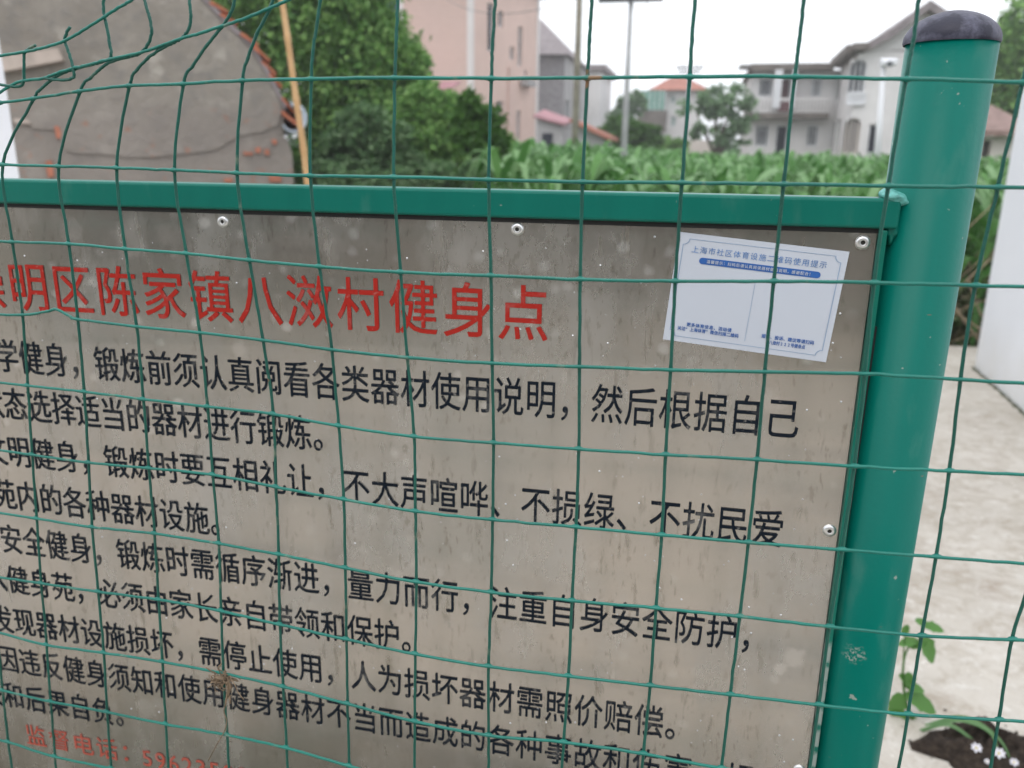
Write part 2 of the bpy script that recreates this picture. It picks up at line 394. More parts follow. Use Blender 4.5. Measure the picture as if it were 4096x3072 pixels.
# upper render coat standing proud of the lower one, ragged lower edge where it has cracked off
edge = [(40, 495), (120, 500), (130, 515), (240, 520), (245, 560), (262, 600), (300, 614), (420, 616), (500, 628), (620, 628), (760, 612), (860, 600), (960, 540), (1040, 530), (1110, 500), (1130, 440),
        (1118, 404), (1060, 294), (988, 184), (893, 94), (798, -6), (638, -186), (330, -394), (-500, 0), (-500, 490)]
mb = MB(); prism(mb, [hit(p, A_, B_) for p in edge], .022, .001); mb.obj('render_coat', M['oldrender'], house)
b1 = [hit(p, A_, B_) for p in ((-60, 243), (240, 198), (262, 246), (-60, 306))]
M['beam'] = plain('pale_timber', (.46, .39, .34), .8, .2, 5)
mb = MB(); prism(mb, b1, .14, .023); mb.obj('beam', M['beam'], house)
b2 = [hit(p, A_, B_) for p in ((60, 474), (115, 478), (128, 496), (62, 492))]
mb = MB(); prism(mb, b2, .05, .023); mb.obj('render_ledge', M['beam'], house)
# loose bricks showing through the render
M['brick'] = plain('red_brick', (.41, .16, .10), .9, .25, 9, bump=.4)
for (x0, y0, x1, y1) in ((190, 640, 215, 708), (225, 508, 243, 552), (1078, 700, 1122, 725), (896, 712, 930, 728), (975, 606, 1010, 622),
                         (1020, 590, 1040, 612), (1088, 556, 1106, 578), (1060, 598, 1076, 618)):
    a, b = hit((x0, (y0 + y1) / 2), A_, B_)[0], hit((x1, (y0 + y1) / 2), A_, B_)[0]
    xm = (x0 + x1) / 2; z1, z0 = hit((xm, y0), A_, B_)[1], hit((xm, y1), A_, B_)[1]
    j = lambda s=.008: random.uniform(-s, s)
    q = [(a + j(), z0 + j()), ((a + b) / 2, z0 + j(.012)), (b + j(), z0 + j()), (b + j(), (z0 + z1) / 2), (b + j(), z1 + j()), ((a + b) / 2, z1 + j(.012)), (a + j(), z1 + j()), (a + j(), (z0 + z1) / 2)]
    mb = MB(); prism(mb, q, .030, .0005); mb.obj('brick', M['brick'], house)
# roof: slab on the slope + edge tiles
slope = [hit(p, A_, B_) for p in ((640, -190), (800, -10), (895, 90), (990, 180), (1062, 290), (1140, 440))]
mb = MB()
for i in range(len(slope) - 1):
    (x0, z0), (x1, z1) = slope[i], slope[i + 1]; e = .05
    mb.add([P(x0, .03, z0), P(x1, .03, z1), P(x1, -6.2, z1), P(x0, -6.2, z0), P(x0 + .02, .03, z0 + e), P(x1 + .02, .03, z1 + e), P(x1 + .02, -6.2, z1 + e), P(x0 + .02, -6.2, z0 + e)],
           [(0, 1, 2, 3), (7, 6, 5, 4), (0, 4, 5, 1), (1, 5, 6, 2), (2, 6, 7, 3), (3, 7, 4, 0)])
roof = mb.obj('roof', M['greyroof'], house)
M['tile'] = plain('orange_tile', (.40, .135, .075), .85, .3, 14, bump=.3)
import bisect
cum = [0]
for i in range(len(slope) - 1): cum.append(cum[-1] + math.dist(slope[i], slope[i + 1]))
def onslope(s_):
    i = min(max(bisect.bisect(cum, s_) - 1, 0), len(slope) - 2); t = (s_ - cum[i]) / (cum[i + 1] - cum[i])
    return (slope[i][0] + (slope[i + 1][0] - slope[i][0]) * t, slope[i][1] + (slope[i + 1][1] - slope[i][1]) * t)
s_ = cum[1] + .1
while s_ < cum[-1] - .12:
    ln = random.uniform(.16, .22); a = onslope(s_); b = onslope(s_ + ln); d = Vector((b[0] - a[0], b[1] - a[1])).normalized(); q = Vector((-d.y, d.x)) * (1 if d.x > 0 else -1)
    l0, l1 = random.uniform(.02, .045), random.uniform(.07, .11); yo = random.uniform(.03, .07)
    a = Vector(a) + q * .012; b = Vector(b) + q * .012
    pl = [a + q * l0 * .2, b + q * (l1 - .025), b + q * l1, a + q * (l0 + .012)]
    if random.random() < .72:
        mb = MB(); m = 4; y1 = -.32
        mb.add([P(v[0], yo, v[1]) for v in pl] + [P(v[0], y1, v[1]) for v in pl], [(0, 1, 2, 3), (7, 6, 5, 4)] + [(i, i + 4, (i + 1) % 4 + 4, (i + 1) % 4) for i in range(4)])
        mb.obj('roof_tile', M['tile'], roof)
    s_ += ln * .8
# grey-blue gutter end hanging at the eaves
M['gutter'] = plain('grey_blue_plastic', (.42, .48, .55), .35, .25, 9)
mb = MB(); gc = hit((1172, 480), A_, B_); ring_o, ring_i = [], []
for k in range(13):
    a = R(-150 + 250 * k / 12); ring_o.append((gc[0] + .0 + .15 * math.cos(a), gc[1] + .02 + .165 * math.sin(a))); ring_i.append((gc[0] - .01 + .115 * math.cos(a), gc[1] + .01 + .13 * math.sin(a)))
for k in range(12):
    q = [ring_o[k], ring_o[k + 1], ring_i[k + 1], ring_i[k]]
    mb.add([P(x, .16, z) for x, z in q] + [P(x, -3.5, z) for x, z in q], [(0, 1, 2, 3), (7, 6, 5, 4), (0, 4, 5, 1), (2, 6, 7, 3)])
mb.obj('gutter', M['gutter'], house, True)
mb = MB(); e = [(gc[0] - .12, gc[1] + .10), (gc[0] + .05, gc[1] - .03), (gc[0] + .03, gc[1] - .06), (gc[0] - .13, gc[1] + .06)]
mb.add([P(x, .10, z) for x, z in e] + [P(x, -6, z) for x, z in e], [(0, 1, 2, 3), (7, 6, 5, 4)] + [(i, i + 4, (i + 1) % 4 + 4, (i + 1) % 4) for i in range(4)]); mb.obj('eaves_board', M['tile'], house)

# ---- white pillars/walls close by
g1 = ground((3893, 1500)); g2 = ground((4096, 1690))
d = (g2 - g1).normalized(); g3 = g1 + d * 4.2; nn = Vector((-d.y, d.x, 0)); nn = nn if nn.x > 0 else -nn
mb = MB()
wall_foot, wall_dir, wall_out = g1.copy(), d.copy(), nn.copy()
lo = [g1, g3, g3 + nn * .24, g1 + nn * .24]; mb.hexa([(p.x, p.y, -.02) for p in lo], [(p.x, p.y, 2.75) for p in lo])
N = Nodes('white_wall_paint'); c = N.ramp(N.noise(2, 4), [(.3, (.73, .75, .80)), (.7, (.78, .80, .845))])
sx = N.n.new('ShaderNodeSeparateXYZ'); N.l.new(N.tc.outputs['Object'], sx.inputs[0])
dirt = N.math('MULTIPLY', N.ramp(sx.outputs[2], [(.05, .8), (.5, 0.)]), N.noise(5, 4)); c = N.mix(dirt, c, (.60, .57, .50)); M['wallpaint'] = N.out(c, .8)
ww = mb.obj('white_wall', M['wallpaint']); props(ww, 'plain white painted wall end at the right edge beyond the green post', 'wall')
mb = MB(); q1 = W((78, 715), 3.6); k_ = 3.92 / 3.6
lo = [(q1.x - .34, 3.6), (q1.x, 3.6), (q1.x * k_ - .03, 3.92), (q1.x * k_ - .37, 3.92)]; mb.hexa([(*p, -.02) for p in lo], [(*p, 3.6) for p in lo]); wp = mb.obj('white_pillar', M['wallpaint'])
props(wp, 'white square pillar at the left edge in front of the old grey house', 'pillar')

# ---- pink three-storey house
pA = W((1608, 606), 41.); pB = W((1886, 606), 42.); pC = W((2146, 611), 51.)
pink = empty('pink_house', ((pA.x + pB.x) / 2, 44, 0), 'tall pink tiled three storey house with white corner strips', 'house')
HT = 10.2
oA, uA, nA, LA = face(pA, pB); oB, uB, nB, LB = face(pB, pC)
mb = MB(); wall_panel(mb, oA, uA, nA, LA, 0, HT, []); mb.obj('front_wall', M['pinktile'], pink)
rects = [px_rect(*r, pB, pC) for r in ((1950, 14, 1978, 206), (1993, 44, 2014, 109), (2073, 106, 2090, 267), (2040, 188, 2057, 240), (2096, 280, 2108, 310), (1987, 405, 2013, 453), (2067, 441, 2082, 560))]
mb = MB(); wall_panel(mb, oB, uB, nB, LB, 0, HT, rects); mb.obj('side_wall', M['cream' if False else 'pinkish'], pink)
for h in rects: window(oB, uB, nB, h, pink, M['white_frame'], M['glass'], bars=0)
pD = (pC.x + (pA.x - pB.x), pC.y + (pA.y - pB.y) + .5)
mb = MB(); o2, u2, n2, L2 = face(pC, pD); wall_panel(mb, o2, u2, n2, L2, 0, HT, []); o3, u3, n3, L3 = face(pD, pA); wall_panel(mb, o3, u3, n3, L3, 0, HT, []); mb.obj('back_wall', M['pinkish'], pink)
mb = MB(); e = .5
c4 = [Vector((pA.x, pA.y)), Vector((pB.x, pB.y)), Vector((pC.x, pC.y)), Vector(pD)]; ctr = sum(c4, Vector((0, 0))) / 4
big = [p + (p - ctr).normalized() * .9 for p in c4]
mb.hexa([(p.x, p.y, HT) for p in big], [(p.x, p.y, HT + .35) for p in big]); mb.obj('roof_slab', M['greyroof'], pink)
rid = [(big[0] * .5 + big[1] * .5) * .85 + ctr * .15, (big[2] * .5 + big[3] * .5) * .85 + ctr * .15]
mb = MB(); mb.add([(p.x, p.y, HT + .352) for p in big] + [(rid[0].x, rid[0].y, HT + 2.4), (rid[1].x, rid[1].y, HT + 2.4)], [(0, 1, 4), (1, 2, 5, 4), (2, 3, 5), (3, 0, 4, 5), (3, 2, 1, 0)]); mb.obj('roof', M['greyroof'], pink)
for (oo, uu, no, xx0, xx1) in ((oA, uA, nA, 0, .22), (oA, uA, nA, LA - .22, LA + .03), (oB, uB, nB, .0, .25), (oB, uB, nB, LB - .35, LB + .03)):
    mb = MB(); mb.obox(oo, uu, no, (xx0, .004, 0), (xx1, .035, HT)); mb.obj('corner_strip', M['strip'], pink)
a0, a1 = hit((2030, 400), pB, pC)[0], hit((2045, 400), pB, pC)[0]
mb = MB(); mb.obox(oB, uB, nB, (a0, .0, 0), (a1, .12, hit((2037, 268), pB, pC)[1])); mb.obj('chimney_breast', M['pinktile'], pink)
h = px_rect(2078, 318, 2112, 346, pB, pC); mb = MB(); mb.obox(oB, uB, nB, (h[0], .1, h[1]), (h[2], .5, h[3])); mb.obj('air_conditioner', M['greyrender'], pink)
mb = MB(); h = px_rect(1575, -60, 1598, 28, pA, pB); mb.obox(oA, uA, nA, (h[0] - 1.5, -1.5, h[1]), (h[2], -.5, h[3] + 1)); b_ = mb.obj('blue_sign', M['bluesheet']); props(b_, 'small dark blue sheet hoarding above the tree left of the pink house', 'hoarding')
# lean-to with pink roof
q0 = W((1740, 365), 39); q1 = W((1800, 365), 39); zt = W((1790, 320), 39).z; zb = q0.z
lt = empty('pink_shed', (q0.x, 39, 0), 'small shed with a pink roof standing between the dark tree and the pink house', 'shed')
mb = MB(); mb.box((q0.x - 3, 39, 0), (q1.x, 40.5, zb)); mb.obj('wall', M['pinkish'], lt)
mb = MB(); mb.hexa([(q0.x - 3, 38.6, zb), (q1.x + .1, 38.6, zb), (q1.x + .1, 40.6, zt), (q0.x - 3, 40.6, zt)], [(q0.x - 3, 38.6, zb + .08), (q1.x + .1, 38.6, zb + .08), (q1.x + .1, 40.6, zt + .08), (q0.x - 3, 40.6, zt + .08)]); mb.obj('roof', M['pinkroof'], lt)

# ---- grey brick building behind it
gA = W((2140, 611), 54); gB = W((2250, 612), 55); gC = W((2342, 613), 66)
gr = empty('grey_brick_house', (gA.x, 58, 0), 'bare grey brick building with steep grey roof behind the pink house', 'house')
oA, uA, nA, LA = face((gA.x - 4, gA.y), gB); oB, uB, nB, LB = face(gB, gC)
zev = W((2200, 222), 55).z
mb = MB(); wall_panel(mb, oA, uA, nA, LA, 0, zev, []); mb.obj('brick_wall', M['greybrick'], gr)
h2 = px_rect(2262, 400, 2276, 470, gB, gC)
mb = MB(); wall_panel(mb, oB, uB, nB, LB, 0, zev, [h2]); mb.obj('side_wall', M['greyrender'], gr); window(oB, uB, nB, h2, gr, M['white_frame'], M['glass'], bars=0)
back = Vector((gC.x - 6, gC.y + 1)); zr = W((2160, 78), 60).z
mb = MB(); f0 = Vector((gA.x - 4.5, gA.y - .5)); f1 = Vector((gB.x + .3, gB.y - .5)); f2 = Vector((gC.x + .3, gC.y)); f3 = Vector((gC.x - 9, gC.y))
r0 = Vector((gA.x - 4, 60)); r1 = Vector((W((2165, 78), 60).x, 60))
mb.add([(f0.x, f0.y, zev), (f1.x, f1.y, zev), (f2.x, f2.y, zev), (f3.x, f3.y, zev), (r0.x, r0.y, zr), (r1.x, r1.y, zr)], [(0, 1, 5, 4), (1, 2, 5), (2, 3, 4, 5), (3, 0, 4), (3, 2, 1, 0)])
mb.obj('roof', M['greyroof'], gr)
b0 = W((2318, 613), 68); b1 = W((2392, 613), 68); zt = W((2360, 285), 68).z
gb = empty('pale_block', (b0.x, 70, 0), 'pale grey flat roofed block partly hidden by the brown utility pole', 'building')
mb = MB(); mb.box((b0.x, 68, 0), (b1.x, 76, zt)); mb.obj('wall', M['offwhite'], gb)
mb = MB(); mb.box((b0.x - .3, 67.6, zt), (b1.x + .4, 76.4, zt + .45)); mb.obj('roof', M['greyroof'], gb)

# ---- sheds in front
s0 = W((2140, 613), 36); s1 = W((2256, 613), 36); z0 = W((2200, 498), 36).z; z1 = W((2150, 452), 38).z
sh = empty('magenta_roof_shed', (s0.x, 37, 0), 'low shed with a magenta sheet roof against the grey brick building', 'shed')
zl, zr_ = W((2146, 470), 36).z, W((2254, 502), 36).z; zlb = W((2146, 446), 38.5).z; zrb = W((2254, 488), 38.5).z
mb = MB(); mb.hexa([(s0.x, 36.3, 0), (s1.x - .15, 36.3, 0), (s1.x - .15, 38.5, 0), (s0.x, 38.5, 0)], [(s0.x, 36.3, zl - .02), (s1.x - .15, 36.3, zr_ - .02), (s1.x - .15, 38.5, zrb - .02), (s0.x, 38.5, zlb - .02)]); mb.obj('wall', M['greyrender'], sh)
mb = MB(); mb.hexa([(s0.x - .1, 36, zl), (s1.x, 36, zr_), (s1.x, 38.6, zrb), (s0.x - .1, 38.6, zlb)], [(s0.x - .1, 36, zl + .1), (s1.x, 36, zr_ + .1), (s1.x, 38.6, zrb + .1), (s0.x - .1, 38.6, zlb + .1)]); mb.obj('roof', M['pinkroof'], sh)
mb = MB(); mb.box((s0.x + .25, 36.24, 0), (s0.x + .7, 36.298, z0 - .35)); mb.obj('door', M['glass'], sh)
s0 = W((2290, 615), 30); s1 = W((2438, 615), 30)
sh = empty('orange_roof_shed', (s0.x, 31, 0), 'low shed with an orange tiled roof at the edge of the corn field', 'shed')
gz = [W(p, 30).z for p in ((2305, 490), (2436, 556))]
mb = MB(); mb.hexa([(s0.x, 30, 0), (s1.x - .2, 30, 0), (s1.x - .2, 33, 0), (s0.x, 33, 0)], [(s0.x, 30, gz[0]), (s1.x - .2, 30, gz[1]), (s1.x - .2, 33, gz[1]), (s0.x, 33, gz[0])]); mb.obj('wall', M['greyrender'], sh)
mb = MB(); mb.hexa([(s0.x - .1, 29.7, gz[0] + .01), (s1.x, 29.7, gz[1] - .04), (s1.x, 33.2, gz[1] - .04), (s0.x - .1, 33.2, gz[0] + .01)], [(s0.x - .1, 29.7, gz[0] + .14), (s1.x, 29.7, gz[1] + .08), (s1.x, 33.2, gz[1] + .08), (s0.x - .1, 33.2, gz[0] + .14)]); mb.obj('roof', M['redroof'], sh)
low_ = W((2440, 640), 24); mb = MB(); mb.box((low_.x, 24, 0), (W((2520, 640), 24).x, 24.2, 1.42)); props(mb.obj('brick_wall', M['brick']), 'low red brick garden wall behind the corn at the foot of the tall pole', 'wall')

# ---- distant red roofed house
d0 = W((2625, 616), 72); d1 = W((2790, 618), 72); ze = W((2700, 362), 72).z; zr = W((2720, 306), 75).z
dh = empty('red_roofed_house', (d0.x, 75, 0), 'distant pale house with a red hipped roof and green glazed balcony', 'house')
A2, B2 = (d0.x, 72.), (d1.x, 72.); o, u, nn2, LL = face(A2, B2)
hs = [px_rect(*r, A2, B2) for r in ((2684, 385, 2700, 412), (2734, 385, 2750, 412), (2684, 465, 2703, 505))]
mb = MB(); wall_panel(mb, o, u, nn2, LL, 0, ze, hs); mb.obj('wall', M['greyrender' if False else 'offwhite'], dh)
for h in hs: window(o, u, nn2, h, dh, M['white_frame'], M['greenglass'])
mb = MB(); mb.box((A2[0] + .05, 72.3, 0), (B2[0] - .01, 80, ze - .02)); mb.obj('rear_wall', M['offwhite'], dh)
mb = MB(); X0, X1 = A2[0] - .9, B2[0] + .7; mb.add([(X0, 71.3, ze), (X1, 71.3, ze), (X1, 81, ze), (X0, 81, ze), (W((2690, 306), 75).x, 75, zr), (W((2735, 306), 75).x, 75, zr)], [(0, 1, 5, 4), (1, 2, 5), (2, 3, 4, 5), (3, 0, 4), (3, 2, 1, 0)]); mb.obj('roof', M['redroof'], dh)
c0 = W((2563, 362), 70); c1 = W((2656, 440), 70); mb = MB(); mb.box((c0.x, 70, c1.z), (c1.x, 71.9, c0.z)); bl = mb.obj('balcony', M['greenglass'], dh)
for k in range(6):
    x = c0.x + (c1.x - c0.x) * k / 5; mb = MB(); mb.box((x - .04, 69.94, c1.z), (x + .04, 69.99, c0.z)); mb.obj('glazing_bar', M['white_frame'], bl)
mb = MB(); mb.box((c0.x - .1, 69.8, c1.z - 1.5), (c1.x + .2, 71.99, c1.z - .01)); mb.obj('balcony_base', M['slabdark'], dh)
e0 = W((2400, 616), 80); mb = MB(); zz = W((2450, 450), 80).z; mb.box((e0.x, 80, 0), (W((2500, 616), 80).x, 85, zz)); x5 = mb.obj('dark_roofed_house', M['greyroof']); props(x5, 'far dark low house between the brown pole and the distant trees', 'house')
e0 = W((2600, 620), 50); mb = MB(); zz = W((2650, 560), 50).z; mb.box((e0.x, 50, 0), (W((2890, 620), 50).x, 50.25, zz)); x5 = mb.obj('garden_wall', M['cream']); props(x5, 'low cream garden wall in front of the distant red roofed house', 'wall')

# ---- white two-storey house with arched wing
YF = 45.
wA = W((2985, 622), YF); wB = W((3322, 628), YF); A3, B3 = (wA.x, YF), (wB.x, YF)
wh = empty('white_house', (wA.x + 4, YF, 0), 'off white two storey house with long balcony and gabled wing with arched windows', 'house')
o, u, n3, L3 = face(A3, B3)
ztop = W((3150, 282), YF).z; zfl = W((3150, 452), YF).z
hs = [px_rect(*r, A3, B3) for r in ((3037, 312, 3089, 386), (3119, 312, 3161, 440), (3245, 312, 3287, 386), (3022, 500, 3074, 585), (3102, 500, 3149, 622), (3228, 500, 3272, 585))]
mb = MB(); wall_panel(mb, o, u, n3, L3, 0, ztop, hs); mb.obj('front_wall', M['offwhite'], wh)
for i, h in enumerate(hs):
    if i in (1, 4): window(o, u, n3, h, wh, M['white_frame'], M['maroon'] if i == 1 else M['glass'], name='door', bars=0)
    else: window(o, u, n3, h, wh, M['white_frame'], M['glass'], bars=2 if i != 2 else 3)
mb = MB(); mb.box((A3[0] - .01, YF + .35, 0), (B3[0], YF + 8, ztop)); mb.obj('side_wall', M['offwhite'], wh)
x0, x1 = W((2992, 400), YF - 0.700).x, W((3322, 400), YF - 0.700).x
zp1, zp0, zs = W((3150, 391), YF - 0.700).z, W((3150, 451), YF - 0.700).z, W((3150, 474), YF - 0.700).z
mb = MB(); mb.box((x0, YF - 0.700, zp0), (x1, YF - 0.580, zp1)); mb.box((x0, YF - 0.580, zp0), (x0 + .12, YF, zp1)); pr = mb.obj('balcony_parapet', M['offwhite'], wh)
mb = MB(); mb.box((x0 - .1, YF - 0.800, zs), (x1, YF, zp0)); mb.obj('balcony_slab', M['slabdark'], wh)
zr0 = W((3150, 280), YF - 0.700).z; zr1 = W((3150, 254), YF - 0.700).z
mb = MB(); mb.box((W((3005, 260), YF - 0.700).x, YF - 0.800, zr0), (x1, YF + 8.2, zr1)); mb.obj('roof_slab', M['slabdark'], wh)
mb = MB(); mb.box((W((2960, 265), YF - 0.700).x, YF - 0.600, W((3000, 272), YF).z), (W((3004, 265), YF - 0.700).x, YF + 1, W((3000, 262), YF).z)); mb.obj('roof_ledge', M['greyrender'], wh)
for xp in (3098, 3112, 3168):
    X = W((xp, 400), YF - 0.650).x; mb = MB(); mb.box((X - .09, YF - 0.560, zp1 - .5), (X + .09, YF - .9, zr0)); mb.obj('column', M['whitew'], wh)
for k in range(22):
    X = x0 + .3 + (x1 - x0 - .4) * k / 21; mb = MB(); mb.box((X - .03, YF - 0.735, zp0 + .08), (X + .03, YF - 0.700, zp1 - .08)); mb.obj('parapet_rib', M['greyrender'], pr)
mb = MB(); h = px_rect(3111, 406, 3159, 446, (wA.x, YF - 0.750), (wB.x, YF - 0.750)); mb.box((x0 + 0 + (W((3111, 420), YF - 0.760).x - x0), YF - 0.770, h[1]), (W((3159, 420), YF - 0.760).x, YF - 0.740, h[3])); mb.obj('parapet_gate', M['maroon'], wh)
# wing: oblique stair side then gabled front
wC = W((3386, 630), 39.); wD = W((3960, 636), 39.); C3, D3 = (wC.x, wC.y), (wD.x, wD.y)
o, u, n4, L4 = face(B3, C3)
zc = W((3386, 204), 39).z
hs = [px_rect(*r, B3, C3) for r in ((3326, 300, 3338, 400), (3345, 290, 3358, 400), (3322, 490, 3334, 610), (3342, 480, 3356, 610))]
mb = MB(); wall_panel(mb, o, u, n4, L4, 0, zc, hs); mb.obj('stair_wall', M['offwhite'], wh)
for h in hs: window(o, u, n4, h, wh, M['slabdark'], M['greenglass'], bars=0)
o, u, n5, L5 = face(C3, D3)
P5 = lambda x, y, z: (o[0] + u[0] * x + n5[0] * y, o[1] + u[1] * x + n5[1] * y, z)
gp = [hit(p, C3, D3) for p in ((3386, 206), (3471, 202), (3560, 155), (3705, 45), (3960, 215))]
arch_u = px_rect(3398, 238, 3464, 372, C3, D3); arch_l = px_rect(3374, 471, 3441, 616, C3, D3); dr = px_rect(3471, 496, 3515, 616, C3, D3)
def arch_outline(h, n=10):
    a, b, c, d = h; r = (c - a) / 2; cx = (a + c) / 2; return [(a, b)] + [(cx - r * math.cos(math.pi * k / n), d - r + r * math.sin(math.pi * k / n)) for k in range(n + 1)] + [(c, b)]
zw = zc
mb = MB(); wall_panel(mb, o, u, n5, L5, 0, zw, [arch_u, arch_l, dr])
mb.add([P5(x, 0, z) for x, z in [(0, zw)] + [(L5, zw)] + list(reversed(gp))[:-1] + [(0, zw + .01)]], [tuple(range(2 + len(gp)))])
for h in (arch_u, arch_l):                     # spandrels
    ao = arch_outline(h)[1:-1]; a, b, c, d = h; m = len(ao) // 2
    for k in range(len(ao) - 1):
        cxn = (a, d) if k < m else (c, d)
        mb.add([P5(*v) for v in ((ao[k][0], 0, ao[k][1]), (ao[k + 1][0], 0, ao[k + 1][1]), (cxn[0], 0, cxn[1]))], [(0, 1, 2)])
mb.obj('wing_wall', M['offwhite'], wh)
window(o, u, n5, arch_u, wh, M['white_frame'], M['glass'], bars=2); window(o, u, n5, arch_l, wh, M['cream'], M['glass'], bars=3); window(o, u, n5, dr, wh, M['white_frame'], M['glass'], name='door', bars=0)
mb = MB(); a, b, c, d = px_rect(3386, 369, 3461, 421, C3, D3)
mb.obox(o, u, n5, (a, .002, d - .08), (c, .1, d)); mb.obox(o, u, n5, (a, .002, b), (c, .12, b + .12))
for k in range(9): x = a + (c - a) * (k + .5) / 9; mb.obox(o, u, n5, (x - .05, .01, b + .12), (x + .05, .09, d - .08))
mb.obj('balustrade', M['whitew'], wh)
mb = MB(); q = [gp[1], gp[2], gp[3], gp[4]]
for i in range(3):
    (xa, za), (xb, zb) = q[i], q[i + 1]
    mb.add([P5(xa, .5, za), P5(xb, .5, zb), P5(xb, -8, zb), P5(xa, -8, za), P5(xa, .5, za + .35), P5(xb, .5, zb + .35), P5(xb, -8, zb + .35), P5(xa, -8, za + .35)], [(0, 1, 2, 3), (7, 6, 5, 4), (0, 4, 5, 1), (1, 5, 6, 2), (2, 6, 7, 3), (3, 7, 4, 0)])
mb.obj('wing_roof', M['greyroof'], wh)
mb = MB(); o6, u6, n6, L6 = face(B3, C3); mb.obox(o6, u6, n6, (0, -.2, zc - .1), (L6, .5, zc + .25)); a = gp[0]; b = gp[1]; mb.obox(o, u, n5, (-.3, -1, zc + .0), (b[0], .5, zc + .26)); mb.obj('roof_edge', M['slabdark'], wh)
mb = MB(); a = hit((3690, 60), C3, D3); b = hit((3702, 22), C3, D3); mb.obox(o, u, n5, (a[0], -.1, a[1]), (a[0] + .16, .1, b[1])); mb.obj('finial', M['beam'], wh)
# brick cottage glimpsed right of the post
k0_ = W((3900, 640), 26); k1_ = W((4120, 640), 26); kz = [W((3960, 545), 26).z, W((3960, 440), 30).z]
ct = empty('brick_cottage', (k0_.x, 27, 0), 'low cottage with a worn red tiled roof between the green post and the white wall', 'house')
mb = MB(); A7, B7 = (k0_.x, 26.), (k1_.x, 26.); o, u, n7, L7 = face(A7, B7); dh_ = px_rect(3928, 562, 3962, 640, A7, B7); wall_panel(mb, o, u, n7, L7, 0, kz[0], [dh_]); mb.obj('wall', M['cream'], ct); window(o, u, n7, dh_, ct, M['slabdark'], M['glass'], name='door', bars=0)
mb = MB(); mb.hexa([(A7[0] - .2, 25.6, kz[0]), (B7[0], 25.6, kz[0]), (B7[0], 30, kz[1]), (A7[0] - .2, 30, kz[1])], [(A7[0] - .2, 25.6, kz[0] + .15), (B7[0], 25.6, kz[0] + .15), (B7[0], 30, kz[1] + .15), (A7[0] - .2, 30, kz[1] + .15)]); mb.obj('roof', plain('old_red_roof', (.24, .16, .14), .9, .4, 4), ct)

# ---- unseen wall added behind the camera to darken the sheet metal's reflection
mb = MB(); mb.box((-9, -9, 0), (9, -8.6, 4.2)); bw = mb.obj('reflection_wall', plain('reflection_wall_dark', (.13, .115, .10), .9, .12, 1.)); props(bw, 'unseen dark wall added behind the camera for the reflection in the notice board', 'wall')

mb = MB(); mb.box((-395, -395, -1.), (395, 395, 15.5)); hz = mb.obj('haze', None)
hm = bpy.data.materials.new('haze_air'); hm.use_nodes = True; hn = hm.node_tree; hn.nodes.remove(hn.nodes['Principled BSDF'])
pv = hn.nodes.new('ShaderNodeVolumePrincipled'); pv.inputs['Color'].default_value = (.97, .98, 1, 1); pv.inputs['Density'].default_value = .0021
hn.links.new(pv.outputs[0], hn.nodes['Material Output'].inputs['Volume']); hz.data.materials.append(hm); props(hz, kind='stuff')
# dark line of small lumps in the joint at the foot of the white wall
mb = MB(); rs = random.Random(8)
for k in range(150):
    t = 4.2 * k / 149; p = wall_foot + wall_dir * t - wall_out * .012; w_ = .018 + rs.uniform(0, .014); mb.lathe((p.x + rs.uniform(-.006, .006), p.y, .053), (0, 0, 1), [(w_, 0), (w_ * .7, .006), (.001, .009)], 6)
props(mb.obj('seam', plain('seam_dark', (.07, .075, .045), .95, .5, 30)), 'dark line in the joint along the foot of the white wall', 'seam', kind='stuff')

# ================================================================== poles and cables
def pole(name, px_, py0, Y, r0, r1, ztop, mat, label, arms=()):
    p = W((px_, py0), Y); root = empty(name, (p.x, Y, 0), label, 'utility pole')
    mb = MB(); mb.tube([(p.x, Y, -.02), (p.x, Y, ztop * .5), (p.x, Y, ztop)], [r0, (r0 + r1) / 2, r1], 14); mb.obj('pole', mat, root, True)
    for (z, w) in arms:
        mb = MB(); mb.box((p.x - w, Y - r1 - .1, z - .05), (p.x + w, Y - r1 - .01, z + .05)); am = mb.obj('crossarm', M['darkmetal'], root)
        for k in (-1, -.55, .55, 1):
            mb = MB(); mb.lathe((p.x + k * w * .93, Y - r1 - .055, z + .051), (0, 0, 1), [(.045, 0), (.06, .04), (.035, .08), (.06, .11), (.03, .17), (.001, .18)], 8); mb.obj('insulator', M['greyrender'], am)
    return p
pl1 = pole('utility_pole', 2302, 500, 20., .085, .06, 9.0, M['brownpole'], 'brownish wooden utility pole in front of the pale grey block', [])
z2 = W((2520, 6), 15.5).z
pl2 = pole('utility_pole', 2494, 640, 15.5, .072, .032, z2 + .5, M['greypole'], 'tall grey concrete utility pole with crossarm standing in the corn', [(z2 + .03, .55)])
z3 = W((2745, 272), 62).z
pl3 = pole('utility_pole', 2738, 600, 62., .13, .09, z3 + .5, M['greypole'], 'thin distant utility pole in front of the red roofed house', [(z3, .9), (W((2745, 290), 62).z, .7)])
def cable(a, b, sag, r, label):
    mb = MB(); a = Vector(a); b = Vector(b); pts = [a.lerp(b, t / 14) - Vector((0, 0, 4 * sag * (t / 14) * (1 - t / 14))) for t in range(15)]
    mb.tube(pts, r, 5); o_ = mb.obj('overhead_cable', M['darkmetal'], None, True); props(o_, label, 'cable', 'overhead cables')
cable((pl2.x - .5, 15.4, z2 + .2), W((1760, -20), 30), .5, .008, 'thin overhead cable crossing in front of the pink house')
cable((pl1.x, 20, 8.2), (pl3.x, 62, z3), 1.2, .012, 'thin overhead cable running from the brown pole towards the distant pole')
cable((pl1.x, 20, 7.4), (pl3.x - .6, 62, z3 - .4), 1.1, .012, 'lower thin cable from the brown pole towards the distant pole')
